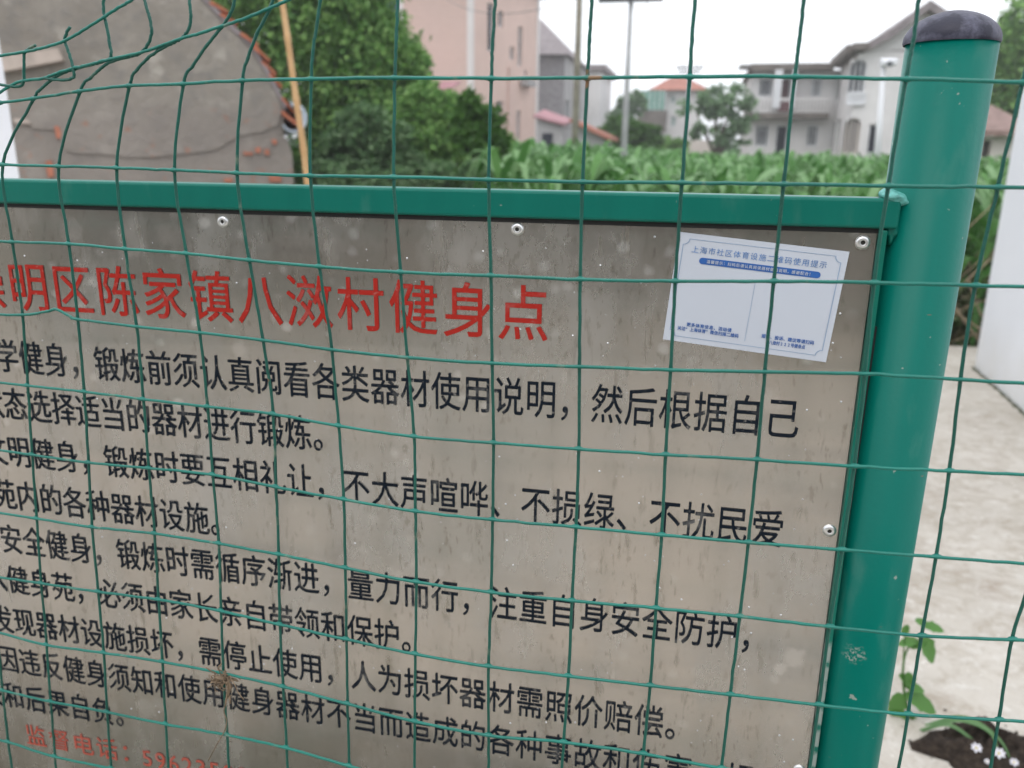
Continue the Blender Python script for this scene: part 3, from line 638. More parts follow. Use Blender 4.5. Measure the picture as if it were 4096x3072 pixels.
# street light in front of the white house
lp = W((3520, 620), 30); lt_ = W((3538, 250), 30)
sl = empty('street_lamp', (lp.x, 30, 0), 'white street lamp pole with flat lamp head in front of the white house', 'street lamp')
mb = MB(); mb.tube([(lp.x, 30, 0), (lt_.x - .02, 30, lt_.z)], [.13, .07], 12); mb.obj('pole', M['whitew'], sl, True)
mb = MB(); h0 = W((3524, 262), 30); h1 = W((3586, 242), 30); mb.hexa([(h0.x, 29.7, h0.z - .02), (h1.x, 29.7, h0.z), (h1.x, 30.3, h0.z), (h0.x, 30.3, h0.z - .02)], [(h0.x, 29.7, h1.z - .05), (h1.x, 29.7, h1.z), (h1.x, 30.3, h1.z + .1), (h0.x, 30.3, h1.z + .1)]); mb.obj('lamp_head', M['whitew'], sl)
mb = MB(); c = W((3558, 256), 29.68); mb.lathe((c.x, 29.69, c.z), (0, -1, 0), [(.09, 0), (.09, .06), (.001, .07)], 12); mb.obj('sensor', M['darkmetal'], sl)
# bamboo cane
mb = MB(); bb = [W((1122, -40), 3.6), W((1150, 150), 3.6), W((1185, 400), 3.62), W((1215, 600), 3.64), W((1236, 780), 3.66)]
dlt = (bb[-1] - bb[-2]).normalized(); foot = bb[-1] + dlt * ((bb[-1].z) / -dlt.z)
pts = smooth_path(bb + [foot], 8); mb.tube(pts, [.0125 + .0022 * (i % 8 == 0) + .003 * i / len(pts) for i in range(len(pts))], 10)
N = Nodes('bamboo'); c = N.ramp(N.noise(12, 4), [(.3, (.48, .28, .12)), (.7, (.62, .40, .20))]); M['bamboo'] = N.out(c, .5)
props(mb.obj('bamboo_cane', M['bamboo'], None, True), 'tan bamboo cane leaning in front of the dark green tree', 'cane')

# ================================================================== vegetation
def leaf_mesh(name, centres, sizes, mat, parent=None, up=.35, aspect=.5, fold=.25, outward=None):
    n = len(centres); d = rng.normal(size=(n, 3)); d[:, 2] += -.15
    if outward is not None: d += outward * 1.1
    d /= np.linalg.norm(d, axis=1, keepdims=True)
    a = rng.normal(size=(n, 3)); a[:, 2] += up; s_ = np.cross(d, a); s_ /= np.linalg.norm(s_, axis=1, keepdims=True); nn_ = np.cross(s_, d)
    L = sizes[:, None]; p0 = centres - d * L * .5; p2 = centres + d * L * .5 - nn_ * L * .08
    m = centres - d * L * .05; p1 = m + s_ * L * aspect * .5 + nn_ * L * fold * .3; p3 = m - s_ * L * aspect * .5 + nn_ * L * fold * .3
    V = np.stack([p0, p1, p2, p3], 1).reshape(-1, 3).astype(np.float32)
    me = bpy.data.meshes.new(name); me.vertices.add(4 * n); me.vertices.foreach_set('co', V.ravel())
    b = np.arange(n)[:, None] * 4; tri = np.concatenate([b + [0, 1, 2], b + [0, 2, 3]], 1).reshape(-1).astype(np.int32)
    me.loops.add(6 * n); me.loops.foreach_set('vertex_index', tri); me.polygons.add(2 * n)
    me.polygons.foreach_set('loop_start', np.arange(2 * n, dtype=np.int32) * 3); me.update(calc_edges=True); me.validate()
    return link(name, me, mat, parent)
def crown_points(lobes, n, per=26, spread=.16):
    """lobes: (centre Vector, radius). Leaf clumps sit near the lobe shells; leaves gather round the clump."""
    vol = np.array([l[1] ** 2 for l in lobes]); k = rng.choice(len(lobes), size=max(8, n // per), p=vol / vol.sum())
    C = np.array([list(l[0]) for l in lobes]); Rr = np.array([l[1] for l in lobes])
    d = rng.normal(size=(len(k), 3)); d /= np.linalg.norm(d, axis=1, keepdims=True); rad = Rr[k] * rng.uniform(.45, 1., len(k)) ** .45 * rng.uniform(.86, 1.08, len(k))
    cl = C[k] + d * rad[:, None] * np.array([1, .85, .95])
    pts = np.repeat(cl, per, 0); dd = np.repeat(d, per, 0); sr = np.repeat(Rr[k] * spread, per)
    return pts + rng.normal(size=pts.shape) * sr[:, None] * np.array([1, 1, .7]), dd
def tree(name, lobes_px, Y, n, size, mat, label, cat='tree', depth=None, trunk=True, group=None, spread=.16, tr=.09):
    lobes = []
    for l in lobes_px:
        y = Y + (l[3] if len(l) > 3 else 0); c = W((l[0], l[1]), y); r = l[2] / F * (c - Vector((0, 0, CAMZ))).length; lobes.append((c, r))
    cx = sum(l[0].x for l in lobes) / len(lobes); root = empty(name, (cx, Y, 0), label, cat, group)
    pts, dd = crown_points(lobes, n, spread=spread); pts[:, 2] = np.maximum(pts[:, 2], .05)
    o_ = leaf_mesh('crown', pts, rng.uniform(.7, 1.3, len(pts)) * size, mat, root, outward=dd)
    if trunk:
        mb = MB(); base = Vector((cx, Y + .1, -.03)); fork = Vector((cx, Y + .1, min(l[0].z for l in lobes) * .5 + .2))
        mb.tube([base, base.lerp(fork, .5) + Vector((.04, 0, 0)), fork], [tr * 1.3, tr, tr * .85], 8)
        for c, r in lobes[:9]: mb.tube([fork, fork.lerp(c, .5) + Vector((0, 0, .1 * r)), c], [tr * .6, tr * .35, tr * .12], 5)
        mb.obj('trunk', M['bark'], root, True)
    return root
G1 = [(.065, .17, .04), (.13, .28, .07), (.21, .39, .10), (.32, .52, .17), (.10, .23, .06)]
G2 = [(.06, .13, .055), (.10, .20, .08), (.15, .27, .11), (.24, .35, .19), (.08, .16, .07)]
G3 = [(.03, .08, .02), (.07, .17, .03), (.11, .24, .05), (.05, .13, .03)]
M['leaf1'] = leafmat('dark_leaves', G1); M['leaf2'] = leafmat('greyish_leaves', G2); M['leaf3'] = leafmat('fresh_leaves', G3)
M['leaf_far'] = leafmat('far_leaves', [(.10, .19, .09), (.16, .28, .13), (.24, .37, .20)])
tree('broadleaf_tree', [(980, -60, 170), (1120, -120, 240), (1330, -60, 230), (1180, 80, 200), (1350, 130, 210), (1490, 60, 120), (1080, 190, 120), (1290, 300, 190), (1450, 260, 190), (1560, 200, 110), (1600, 270, 110),
      (1380, 420, 160), (1530, 400, 170), (1250, 500, 130), (1640, 330, 90), (1340, 600, 190), (1500, 620, 200), (1680, 250, 50), (1300, 760, 200, .3), (1520, 800, 220, .4)], 13.0, 50000, .115, M['leaf1'], 'large dense dark green tree behind the old grey house')
tree('shrub', [(1390, 560, 90), (1480, 520, 100), (1560, 580, 90), (1420, 650, 110), (1540, 680, 110), (1640, 690, 80), (1320, 690, 90), (1480, 790, 170)], 10.6, 13000, .09, M['leaf2'], 'lighter grey green shrub in front of the dark tree', 'shrub', tr=.04)
tree('shrub', [(1700, 420, 90), (1760, 430, 80), (1660, 500, 120), (1790, 520, 130), (1720, 600, 150), (1880, 620, 130), (1980, 640, 90), (1800, 720, 160), (1700, 720, 130), (2010, 700, 100)], 12.0, 18000, .105, M['leaf1'], 'spreading dark green shrub between the tree and the corn field', 'shrub', tr=.05)
tree('sapling', [(1880, 420, 45), (1900, 480, 60), (1850, 480, 45), (1950, 480, 50), (1930, 560, 70), (1985, 560, 50), (1870, 560, 60)], 10.2, 4200, .105, M['leaf3'], 'young light green sapling with upright shoots against the pink house', 'tree', tr=.03, spread=.22)
tree('shrub', [(1240, 700, 40), (1290, 690, 50), (1370, 720, 60), (1760, 700, 60), (1900, 700, 60), (1600, 730, 60), (1480, 740, 60)], 9.4, 7000, .07, M['leaf2'], 'low row of grey green bushes just above the board behind the bamboo cane', 'shrub', tr=.03)
tree('far_tree', [(2780, 440, 55), (2860, 410, 60), (2930, 400, 65), (2960, 470, 60), (2890, 500, 65), (2800, 500, 50), (2940, 550, 50), (2860, 440, 40)], 40., 2600, .26, M['leaf_far'], 'round green tree beside the white two storey house', tr=.16, spread=.2)
tree('far_tree', [(2480, 510, 50), (2530, 540, 60), (2590, 580, 55), (2440, 570, 60), (2550, 610, 50), (2490, 600, 60), (2610, 530, 35)], 34., 6000, .22, M['leaf3'], 'yellow green bushes at the foot of the tall grey pole', 'bush', tr=.1)
tree('far_tree', [(2500, 430, 40), (2545, 400, 35), (2560, 430, 30), (2480, 480, 45), (2520, 470, 40)], 60., 3500, .32, M['leaf_far'], 'dark far tree beside the green glazed balcony', tr=.2)
tree('far_tree', [(2650, 580, 35), (2690, 590, 35), (2720, 580, 30), (2630, 600, 30)], 38., 2500, .2, M['leaf1'], 'small dark rounded bush in front of the cream garden wall', 'bush', tr=.1)
tree('far_tree', [(4010, 180, 60), (4080, 170, 80), (4060, 280, 90), (3990, 330, 60), (4090, 380, 90), (3990, 400, 60), (4040, 440, 70), (4100, 60, 60)], 34., 8000, .26, M['leaf1'], 'tall dark tree right of the green post above the cottage', tr=.2, spread=.2)
# far tree line along the horizon
rows_ = []
for k in range(46):
    x = -130 + 260 * k / 45; rows_.append((Vector((x + random.uniform(-2, 2), 135 + random.uniform(-8, 8), random.uniform(.5, 2.5))), random.uniform(2.5, 4.)))
pts, dd = crown_points(rows_, 26000, spread=.2); pts[:, 2] = np.abs(pts[:, 2])
tl = leaf_mesh('treeline', pts, rng.uniform(.7, 1.2, len(pts)) * .9, M['leaf_far'], outward=dd); props(tl, 'far low belt of trees along the horizon', 'trees', kind='stuff')

# ---- corn
M['corn'] = leafmat('corn_leaves', [(.06, .17, .04), (.10, .25, .06), (.15, .32, .10), (.28, .44, .23)], .5, .3)
def corn_arrays(seed, H):
    r = random.Random(seed); V = []; Fc = []
    def strip(base, az, L, w, rise, droop):
        n = 6; b = len(V); dx, dy = math.cos(az), math.sin(az); px_, py_ = -dy, dx; tw = r.uniform(-.5, .5)
        for i in range(n + 1):
            t = i / n; out = L * (t * .85 - .12 * t * t); z = base + rise * L * math.sin(t * 1.7) - droop * L * t * t * t
            ww = w * (1 - t ** 2.6) * (.6 + 1.2 * min(t * 3, 1) * .5) * .5 + .0015; q = tw * t
            for sgn in (-1, 1): V.append((dx * out + px_ * ww * sgn * math.cos(q), dy * out + py_ * ww * sgn * math.cos(q), z + abs(0) + ww * .45 + ww * sgn * math.sin(q)))
        for i in range(n): a = b + i * 2; Fc.append((a, a + 1, a + 3, a + 2))
    k = 5
    b = len(V)
    for zz, rr_ in ((0, .013), (H * .75, .008)):
        for j in range(k): V.append((rr_ * math.cos(j * 6.283 / k), rr_ * math.sin(j * 6.283 / k), zz))
    for j in range(k): Fc.append((b + j, b + (j + 1) % k, b + k + (j + 1) % k, b + k + j))
    az = r.uniform(0, 6.28); m = 13
    for i in range(m):
        t = i / (m - 1); strip(H * (.10 + .72 * t), az + (i % 2) * math.pi + r.uniform(-.7, .7), H * r.uniform(.34, .54) * (1 - .3 * abs(t - .5)), H * .058 * r.uniform(.75, 1.25), r.uniform(.25, .55) * (.8 + .4 * t), r.uniform(.6, 1.2) * (1 - .25 * t))
    for i in range(3): strip(H * .78, r.uniform(0, 6.28), H * r.uniform(.26, .4), H * .05, r.uniform(.6, .95), r.uniform(.3, .9))
    return np.array(V, np.float32), Fc
variants = []
for s in range(8):
    V, Fc = corn_arrays(s, 1.0); variants.append((V, Fc))
def corn_h(x, y):
    h = 1.30 + .012 * (y - 7) ; h = min(h, 1.5)
    az = math.atan2(x, y)
    if az < -.02: h += .16 * min(1, (-.02 - az) / .12)
    return h
spots = []; y = 7.4; r_ = random.Random(11)
while y < 33:
    x = -.25 * y - .3
    xe = .40 * y + 2.5
    while x < xe:
        xx, yy = x + r_.uniform(-.14, .14), y + r_.uniform(-.26, .26)
        if not (xx < -.235 * yy + .12 * math.sin(yy * 2)): spots.append((xx, yy))
        x += .30 if y < 18 else .42
    y += .55 if y < 18 else .8
spots.sort(key=lambda s: s[1])
near = spots[:280]; far = spots[280:]
meshes = []
for V, Fc in variants:
    me = bpy.data.meshes.new('corn_plant'); me.from_pydata(V.tolist(), [], Fc); me.update(); me.materials.append(M['corn']); meshes.append(me)
for i, (x, y) in enumerate(near):
    o_ = bpy.data.objects.new('corn_plant', meshes[i % 8]); COL.objects.link(o_); h = corn_h(x, y) * r_.uniform(.9, 1.08)
    o_.location = (x, y, -.01); o_.rotation_euler = (r_.uniform(-.06, .06), r_.uniform(-.06, .06), r_.uniform(0, 6.28)); o_.scale = (h, h, h)
    props(o_, 'green corn plant with long arching leaves in the near rows of the field', 'corn plant', 'corn plants in the near rows')
AV, AF, base = [], [], 0
for i, (x, y) in enumerate(far):
    V, Fc = variants[i % 8]; h = corn_h(x, y) * r_.uniform(.9, 1.08); a = r_.uniform(0, 6.28); c_, s2 = math.cos(a), math.sin(a)
    Q = V * h; AV.append(np.stack([Q[:, 0] * c_ - Q[:, 1] * s2 + x, Q[:, 0] * s2 + Q[:, 1] * c_ + y, Q[:, 2]], 1)); AF.append(np.array(Fc) + base); base += len(V)
AV = np.concatenate(AV).astype(np.float32); AF = np.concatenate(AF).astype(np.int32)
me = bpy.data.meshes.new('corn_field'); me.vertices.add(len(AV)); me.vertices.foreach_set('co', AV.ravel()); me.loops.add(AF.size); me.loops.foreach_set('vertex_index', AF.ravel())
me.polygons.add(len(AF)); me.polygons.foreach_set('loop_start', np.arange(len(AF), dtype=np.int32) * 4); me.update(calc_edges=True); me.validate()
cf = link('corn_field', me, M['corn']); props(cf, 'dense corn field stretching back to the houses', 'corn', kind='stuff')

# ---- dry stalks and weeds at the yard's edge, right of the post
M['straw'] = plain('dry_stalk', (.30, .24, .16), .9, .35, 20)
M['ugrowth'] = leafmat('undergrowth_leaves', [(.05, .08, .03), (.09, .14, .05), (.16, .15, .09), (.12, .11, .07)])
mb = MB(); r_ = random.Random(4)
for k in range(90):
    x = r_.uniform(1.1, 4.2); y = r_.uniform(7.1, 8.0); a = r_.uniform(-1.2, 1.2); l = r_.uniform(.5, 1.2); t = r_.uniform(.2, 1.1)
    mb.tube([(x, y, 0), (x + math.sin(a) * l * .5, y, l * .5 * t), (x + math.sin(a) * l, y - .1, l * t)], [.011, .009, .005], 5)
props(mb.obj('dry_stalks', M['straw'], None, True), 'tangle of dead brown stalks at the edge of the concrete yard', 'stalks', kind='stuff')
pts = np.stack([rng.uniform(-1.5, 4.6, 9000), rng.uniform(7.1, 8.3, 9000), np.abs(rng.normal(0, .28, 9000))], 1)
props(leaf_mesh('undergrowth', pts, rng.uniform(.04, .1, 9000), M['ugrowth']), 'low weeds and leaves along the edge of the concrete yard', 'weeds', kind='stuff')

# ---- weed with broad leaves, grass and a lump of soil at the foot of the post
M['weed'] = leafmat('weed_leaves', [(.07, .19, .04), (.10, .24, .06), (.13, .27, .08)], .4, .3)
def broad_leaf(mb, p, d, L, w, droop=.3, n=7, nrm=Vector((0, -.5, .85))):
    d = Vector(d).normalized(); s = d.cross(nrm).normalized(); up = s.cross(d); b = len(mb.v)
    for i in range(n + 1):
        t = i / n; ww = w * math.sin(math.pi * min(1, t * .92 + .06)) ** .75 * (1 - .25 * t); ww *= (1 + .12 * math.sin(i * 2.6))
        c = Vector(p) + d * L * t + up * (-droop * L * t * t)
        for q in (-1, 0, 1): mb.v.append(tuple(c + s * ww * q * .5 + up * (abs(q) * ww * .18)))
    for i in range(n):
        a = b + i * 3; mb.f += [(a, a + 1, a + 4, a + 3), (a + 1, a + 2, a + 5, a + 4)]
def gp_(px_, py_, Y): return W((px_, py_), Y)
wY = 1.95
base = W((3640, 2950), wY); base = ground((3640, 2950)); base.z = .055; wY = base.y
weed = empty('weed', base, 'leafy green weed growing beside the green post', 'weed')
def wp(a, b): return W((a, b), wY)
stem = smooth_path([base, wp(3622, 2800), wp(3612, 2680), wp(3628, 2600), wp(3668, 2560)], 5)
mb = MB(); mb.tube(stem, [.0045 - .0025 * i / len(stem) for i in range(len(stem))], 6); mb.tube(smooth_path([wp(3612, 2690), wp(3618, 2560), wp(3632, 2500)], 4), .002, 5); mb.obj('stem', M['weed'], weed, True)
for (a, b, c, d_, w) in (((3675, 2540), (3735, 2640), .055, .045, 0), ((3672, 2562), (3600, 2575), .03, .022, 0), ((3690, 2500), (3768, 2520), .02, .02, 0), ((3660, 2480), (3720, 2510), .03, .022, 0), ((3632, 2500), (3612, 2540), .03, .02, 0),
                         ((3625, 2690), (3650, 2760), .03, .035, 0), ((3620, 2780), (3735, 2840), .05, .04, 0), ((3600, 2770), (3575, 2860), .05, .045, 0), ((3630, 2860), (3670, 2960), .05, .05, 0), ((3610, 2840), (3570, 2940), .05, .045, 0), ((3595, 2700), (3650, 2740), .03, .03, 0), ((3650, 2900), (3700, 2990), .04, .03, 0), ((3615, 2740), (3690, 2760), .03, .02, 0), ((3600, 2890), (3560, 2990), .04, .035, 0), ((3640, 2590), (3700, 2570), .02, .015, 0)):
    A, B = wp(*a), wp(*b); L = (B - A).length * 1.15; mb = MB(); broad_leaf(mb, A, B - A, L, max(L * .62, d_ * 1.1), .1); mb.obj('leaf', M['weed'], weed, True)
soil_c = ground((3900, 3090)); 
mb = MB(); nlat, nlon = 14, 30
rs = random.Random(5); ph_ = [rs.uniform(0, 6.28) for _ in range(9)]
for i in range(nlat + 1):
    for j in range(nlon):
        th = math.pi / 2 * i / nlat; a = 2 * math.pi * j / nlon
        f = 1 + .05 * math.sin(23 * a + ph_[5]) * math.sin(th) + .12 * math.sin(3 * a + ph_[0]) + .1 * math.sin(5 * a + ph_[1]) + .07 * math.sin(9 * a + ph_[2] + 3 * th) + .05 * math.sin(14 * a + ph_[3] + 5 * th)
        zz = .055 * math.cos(th) * (1 + .25 * math.sin(6 * a + ph_[4]) * math.sin(th) + .25 * math.sin(4 * th + 3 * a) + .2 * math.sin(17 * a + 9 * th))
        mb.v.append((soil_c.x + .02 + .15 * math.sin(th) * math.cos(a) * f, soil_c.y + .0 + .10 * math.sin(th) * math.sin(a) * f, .054 + zz))
for i in range(nlat):
    for j in range(nlon): a = i * nlon + j; b = i * nlon + (j + 1) % nlon; mb.f.append((a, b, b + nlon, a + nlon))
N = Nodes('dark_soil'); c = N.ramp(N.noise(60, 6), [(.3, (.018, .014, .012)), (.75, (.085, .065, .05))]); N.bump(N.noise(90, 6), 1., .02); M['soil'] = N.out(c, .95, 0, .2)
so = mb.obj('soil_lump', M['soil'], None, True); props(so, 'dark lump of soil on the concrete under the grass blades', 'soil')
# crumbs of soil round the lump
mb = MB()
for k in range(160):
    a = rs.uniform(0, 6.28); d_ = abs(rs.gauss(.12, .05)); x = soil_c.x + .02 + math.cos(a) * d_ * 1.3; y = soil_c.y + math.sin(a) * d_; s_ = rs.uniform(.002, .007)
    mb.lathe((x, y, .054), (0, 0, 1), [(s_, 0), (s_ * .8, s_ * .6), (.0002, s_)], 5)
props(mb.obj('soil_crumbs', M['soil']), 'scattered crumbs of dark soil on the pale concrete', 'soil', kind='stuff')
tuft = empty('grass_tuft', (soil_c.x, soil_c.y, .055), 'arching grass blades growing over the soil lump', 'grass')
g_list = [((3700, 2900), (3860, 2870), (4000, 2960), (4060, 3090)), ((3690, 2925), (3830, 2880), (3960, 2930), (4000, 3040)), ((3640, 2960), (3720, 3010), (3780, 3090)), ((3680, 2920), (3800, 2900), (3920, 2990), (3990, 3090)), ((3750, 2920), (3780, 2960), (3785, 2985)),
          ((3870, 2935), (3960, 3000), (4010, 3100)), ((3640, 2955), (3700, 2990), (3750, 3060))]
M['grassb'] = leafmat('grass_blade', [(.10, .22, .08), (.16, .30, .13)], .4, .3)
for gl in g_list:
    pts = smooth_path([W(p, wY - .05 - .035 * i) for i, p in enumerate(gl)], 6); mb = MB(); m = len(pts)
    for i, p in enumerate(pts):
        t = i / (m - 1); d_ = (pts[min(i + 1, m - 1)] - pts[max(i - 1, 0)]).normalized(); s = d_.cross(Vector((0, -.6, .8))).normalized(); w = .0048 * (1 - t ** 2) * min(1, .35 + t * 3) + .0008
        mb.v += [tuple(p + s * w), tuple(p + Vector((0, 0, -.002))), tuple(p - s * w)]
    for i in range(m - 1): a = i * 3; mb.f += [(a, a + 1, a + 4, a + 3), (a + 1, a + 2, a + 5, a + 4)]
    mb.obj('grass_blade', M['grassb'], tuft, True)
# small pale flowers on the soil
M['petal'] = plain('pale_petals', (.66, .65, .70), .6, .05, 40); M['flower_mid'] = plain('flower_centre', (.5, .42, .1), .7, .2, 60)
for idx, (a, b, s_, lb) in enumerate(((3905, 2992, .011, 'small white flower on the top of the soil lump'), (3996, 3014, .012, 'small white flower to the far side of the soil lump near the frame edge'), (4056, 3050, .009, 'small white flower lowest in the bottom corner beside the soil'), (3948, 3046, .006, 'tiny white flower between two larger ones on the soil'))):
    c = W((a, b), soil_c.y - .13); fl = empty('flower', c, lb, 'flower', 'white flowers on the soil lump')
    for k in range(7):
        an = k * 6.283 / 7 + idx; mb = MB(); d_ = Vector((math.cos(an), math.sin(an) * .6, math.sin(an) * .5 + .15)); broad_leaf(mb, c + d_ * s_ * .2, d_, s_, s_ * .7, -.1, 4); mb.obj('petal', M['petal'], fl, True)
    mb = MB(); mb.lathe(c, (0, -.6, .8), [(s_ * .3, 0), (s_ * .22, s_ * .18), (.0002, s_ * .24)], 8); mb.obj('flower_centre', M['flower_mid'], fl, True)

# ================================================================== the notice board
S = lambda s, t, y=0.: Vector((s, BY + y, CAMZ - t))       # s right, t down from eye level (m), y behind the face
board = empty('notice_board', (-.47, BY, 0), 'steel notice board with red and black Chinese lettering in a green frame', 'notice board')
PL, PR, PT, PB = -1.087, .1325, .0535, .86
mb = MB(); nx, nz = 60, 36
# gently uneven sheet
for j in range(nz + 1):
    for i in range(nx + 1):
        s = PL + (PR - PL) * i / nx; t = PT + (PB - PT) * j / nz
        mb.v.append(tuple(S(s, t, .0004 * math.sin(s * 9 + 1) * math.sin(t * 11) * 0)))
for j in range(nz):
    for i in range(nx): a = j * (nx + 1) + i; mb.f.append((a, a + nx + 1, a + nx + 2, a + 1))
b0 = len(mb.v)
mb.v += [tuple(S(s, t, .002)) for s, t in ((PL, PT), (PR, PT), (PR, PB), (PL, PB))]
tl, tr_, br_, bl_ = 0, nx, (nz + 1) * (nx + 1) - 1, nz * (nx + 1)
mb.f += [(b0, b0 + 1, b0 + 2, b0 + 3), (tl, tr_, b0 + 1, b0), (tr_, br_, b0 + 2, b0 + 1), (br_, bl_, b0 + 3, b0 + 2), (bl_, tl, b0, b0 + 3)]
panel = mb.obj('panel', M['panel'], board)
# frame: top tube stands 8 mm proud of the sheet
def bevel_box(name, a, b, mat, parent, r=.0025):
    bm = bmesh.new(); bmesh.ops.create_cube(bm, size=1)
    for v in bm.verts: v.co = Vector(((a[0] + b[0]) / 2 + v.co.x * (b[0] - a[0]), (a[1] + b[1]) / 2 + v.co.y * (b[1] - a[1]), (a[2] + b[2]) / 2 + v.co.z * (b[2] - a[2])))
    bmesh.ops.bevel(bm, geom=bm.edges[:], offset=r, segments=3, profile=.5, affect='EDGES'); me = bpy.data.meshes.new(name); bm.to_mesh(me); bm.free()
    return link(name, me, mat, parent, False)
zt, zb = CAMZ - .0285, CAMZ - .0505
bevel_box('top_rail', (PL - .006, BY - .006, zb), (.1455, BY + .019, zt), M['green'], board)
mb = MB(); mb.box((PL, BY - .0005, CAMZ - .0542), (PR + .001, BY + .0175, zb - .0002)); mb.obj('gap_shade_strip', M['gap_shade'], board)  # black strip painting in the shade under the top rail
bevel_box('side_rail', (.1335, BY - .0065, CAMZ - .89), (.1385, BY + .0185, zb - .001), M['green_side'], board, .0012)
bevel_box('side_rail', (PL - .006, BY - .0065, CAMZ - .89), (PL - .001, BY + .0185, zb - .001), M['green'], board, .0012)
bevel_box('bottom_rail', (PL, BY - .006, CAMZ - .89), (PR, BY + .019, CAMZ - .863), M['green'], board)
mb = MB(); mb.box((PL + .001, BY + .003, CAMZ - .862), (PR - .001, BY + .018, CAMZ - .056)); mb.obj('backing', M['panel_edge'], board)
mb = MB(); mb.box((.13865, BY + .004, CAMZ - .88), (.1440, BY + .009, CAMZ - .125)); mb.obj('gap_shade_strip', M['gap_shade'], board)  # black strip painting in the deep shade between side rail and post
# posts with domed caps
ZR = W((3812, 150), .678 - .0305).z; ZT = W((3812, 43), .678).z
def post(xc, yc, r, name):
    mb = MB(); prof = [(r - .003, -.02), (r, -.02), (r, ZR - .0006), (r - .003, ZR)]
    mb.lathe((xc, yc, 0), (0, 0, 1), prof, 64); mb.v = [(v[0] + .007 * (v[2] - 1.5), v[1], v[2]) for v in mb.v]; p_ = mb.obj('post', M['green_post'], board, True)
    pc = [(r + .0009, ZR - .001), (r + .0014, ZR), (r + .0014, ZR + .0012)]; hh = ZT - ZR - .0012
    for k in range(1, 15):
        a = math.pi / 2 * k / 14; pc.append(((r + .0014) * math.cos(a) ** 1.08 + .0001, ZR + .0012 + hh * math.sin(a)))
    mb = MB(); mb.lathe((xc, yc, 0), (0, 0, 1), pc, 64); mb.obj('post_cap', M['cap'], p_, True)
post(.1688, .678, .0302, 'post'); post(PL - .037, .678, .0305, 'post')
# weld lump where the rail meets the post
bm = bmesh.new(); bmesh.ops.create_icosphere(bm, subdivisions=4, radius=1)
for v in bm.verts:
    k = 1 + .10 * math.sin(v.co.x * 4 + 1) * math.sin(v.co.z * 5)
    v.co = Vector((.1415 + v.co.x * .011 * k, BY + .003 + v.co.y * .011 * k, zt + .0005 + v.co.z * .0055 * k - .0030 * v.co.x))
me = bpy.data.meshes.new('weld'); bm.to_mesh(me); bm.free(); link('weld', me, M['weld'], board, True)
bm = bmesh.new(); bmesh.ops.create_icosphere(bm, subdivisions=3, radius=1)
for v in bm.verts:
    k = 1 + .2 * math.sin(v.co.x * 6 + 2) * math.sin(v.co.z * 7)
    v.co = Vector((.1425 + v.co.x * .0055 * k, BY + .006 + v.co.y * .010 * k, CAMZ - .050 + v.co.z * .014 * k))
me = bpy.data.meshes.new('weld'); bm.to_mesh(me); bm.free(); link('weld', me, M['green'], board, True)
# rivets
for (s, t) in ((-.932, .06), (-.668, .06), (-.4041, .0610), (-.1401, .0595), (.1232, .0612), (.1257, .2960), (.1262, .532), (-1.08, .296), (-1.08, .532), (-1.08, .06)):
    mb = MB(); mb.lathe(S(s, t), (0, -1, 0), [(.0017, -.0002), (.0017, .0019), (.0021, .0022), (.0033, .0021), (.0046, .0015), (.0053, .0007), (.0055, .0001), (.0055, -.0002)], 28); rv = mb.obj('rivet', M['rivet'], board, True)
    mb = MB(); mb.lathe(S(s, t), (0, -1, 0), [(.0018, .0012), (.0001, .0010)], 16); mb.obj('rivet_hole', M['hole'], rv)

# lettering
cache = {}
def glyph(ch, off):
    if (ch, off) in cache: return cache[(ch, off)]
    cu = bpy.data.curves.new('g', 'FONT'); cu.body = ch; cu.size = 1; cu.resolution_u = 3
    ob = bpy.data.objects.new('g', cu); COL.objects.link(ob); bpy.context.view_layer.update()
    me = bpy.data.meshes.new_from_object(ob.evaluated_get(bpy.context.evaluated_depsgraph_get()))
    V = np.zeros(len(me.vertices) * 3, np.float32); me.vertices.foreach_get('co', V); fs = [tuple(p.vertices) for p in me.polygons]
    bpy.data.objects.remove(ob); bpy.data.curves.remove(cu); bpy.data.meshes.remove(me)
    cache[(ch, off)] = (V.reshape(-1, 3), fs); return cache[(ch, off)]
def lettering(chars, sx, sz, mat, parent, name='lettering', off=.008, y=-.0007, label=None, rot=0., org=(0, 0), half=False):
    """chars: (character, s, t) centres on the board"""
    vs, fs = [], []
    for ch, s, t in chars:
        if ch == ' ': continue
        V, f = glyph(ch, 0)
        ox = .5
        if ch.isascii() and len(V): ox = (V[:, 0].min() + V[:, 0].max()) / 2
        cps = [(0, 0)] if off == 0 else [(-off, -off), (off, -off), (off, off), (-off, off)]
        for k, (ex, ez) in enumerate(cps):       # strokes thickened by overlapping passes of ink
            b = len(vs)
            for v in V:
                a, c = s + (v[0] + ex - ox) * sx, t - (v[1] + ez - .38) * sz
                if rot: a, c = org[0] + a * math.cos(rot) - c * math.sin(rot), org[1] + a * math.sin(rot) + c * math.cos(rot)
                vs.append((a, BY + y - .00003 * k, CAMZ - c))
            fs += [tuple(b + i for i in q) for q in f]
    me = bpy.data.meshes.new(name); me.from_pydata(vs, [], fs); me.update()
    o_ = link(name, me, mat, parent)
    if label: o_['label'] = label
    return o_
def line(text, s_first, pitch, t, **k): return [(c, s_first + pitch * i, t) for i, c in enumerate(text)]
T = '上海市崇明区陈家镇八滧村健身点'
lettering(line(T, -.6150 - 4 * .0481, .0481, .1280), .0455, .0500, M['red_ink'], panel, off=.005, label='large red heading')
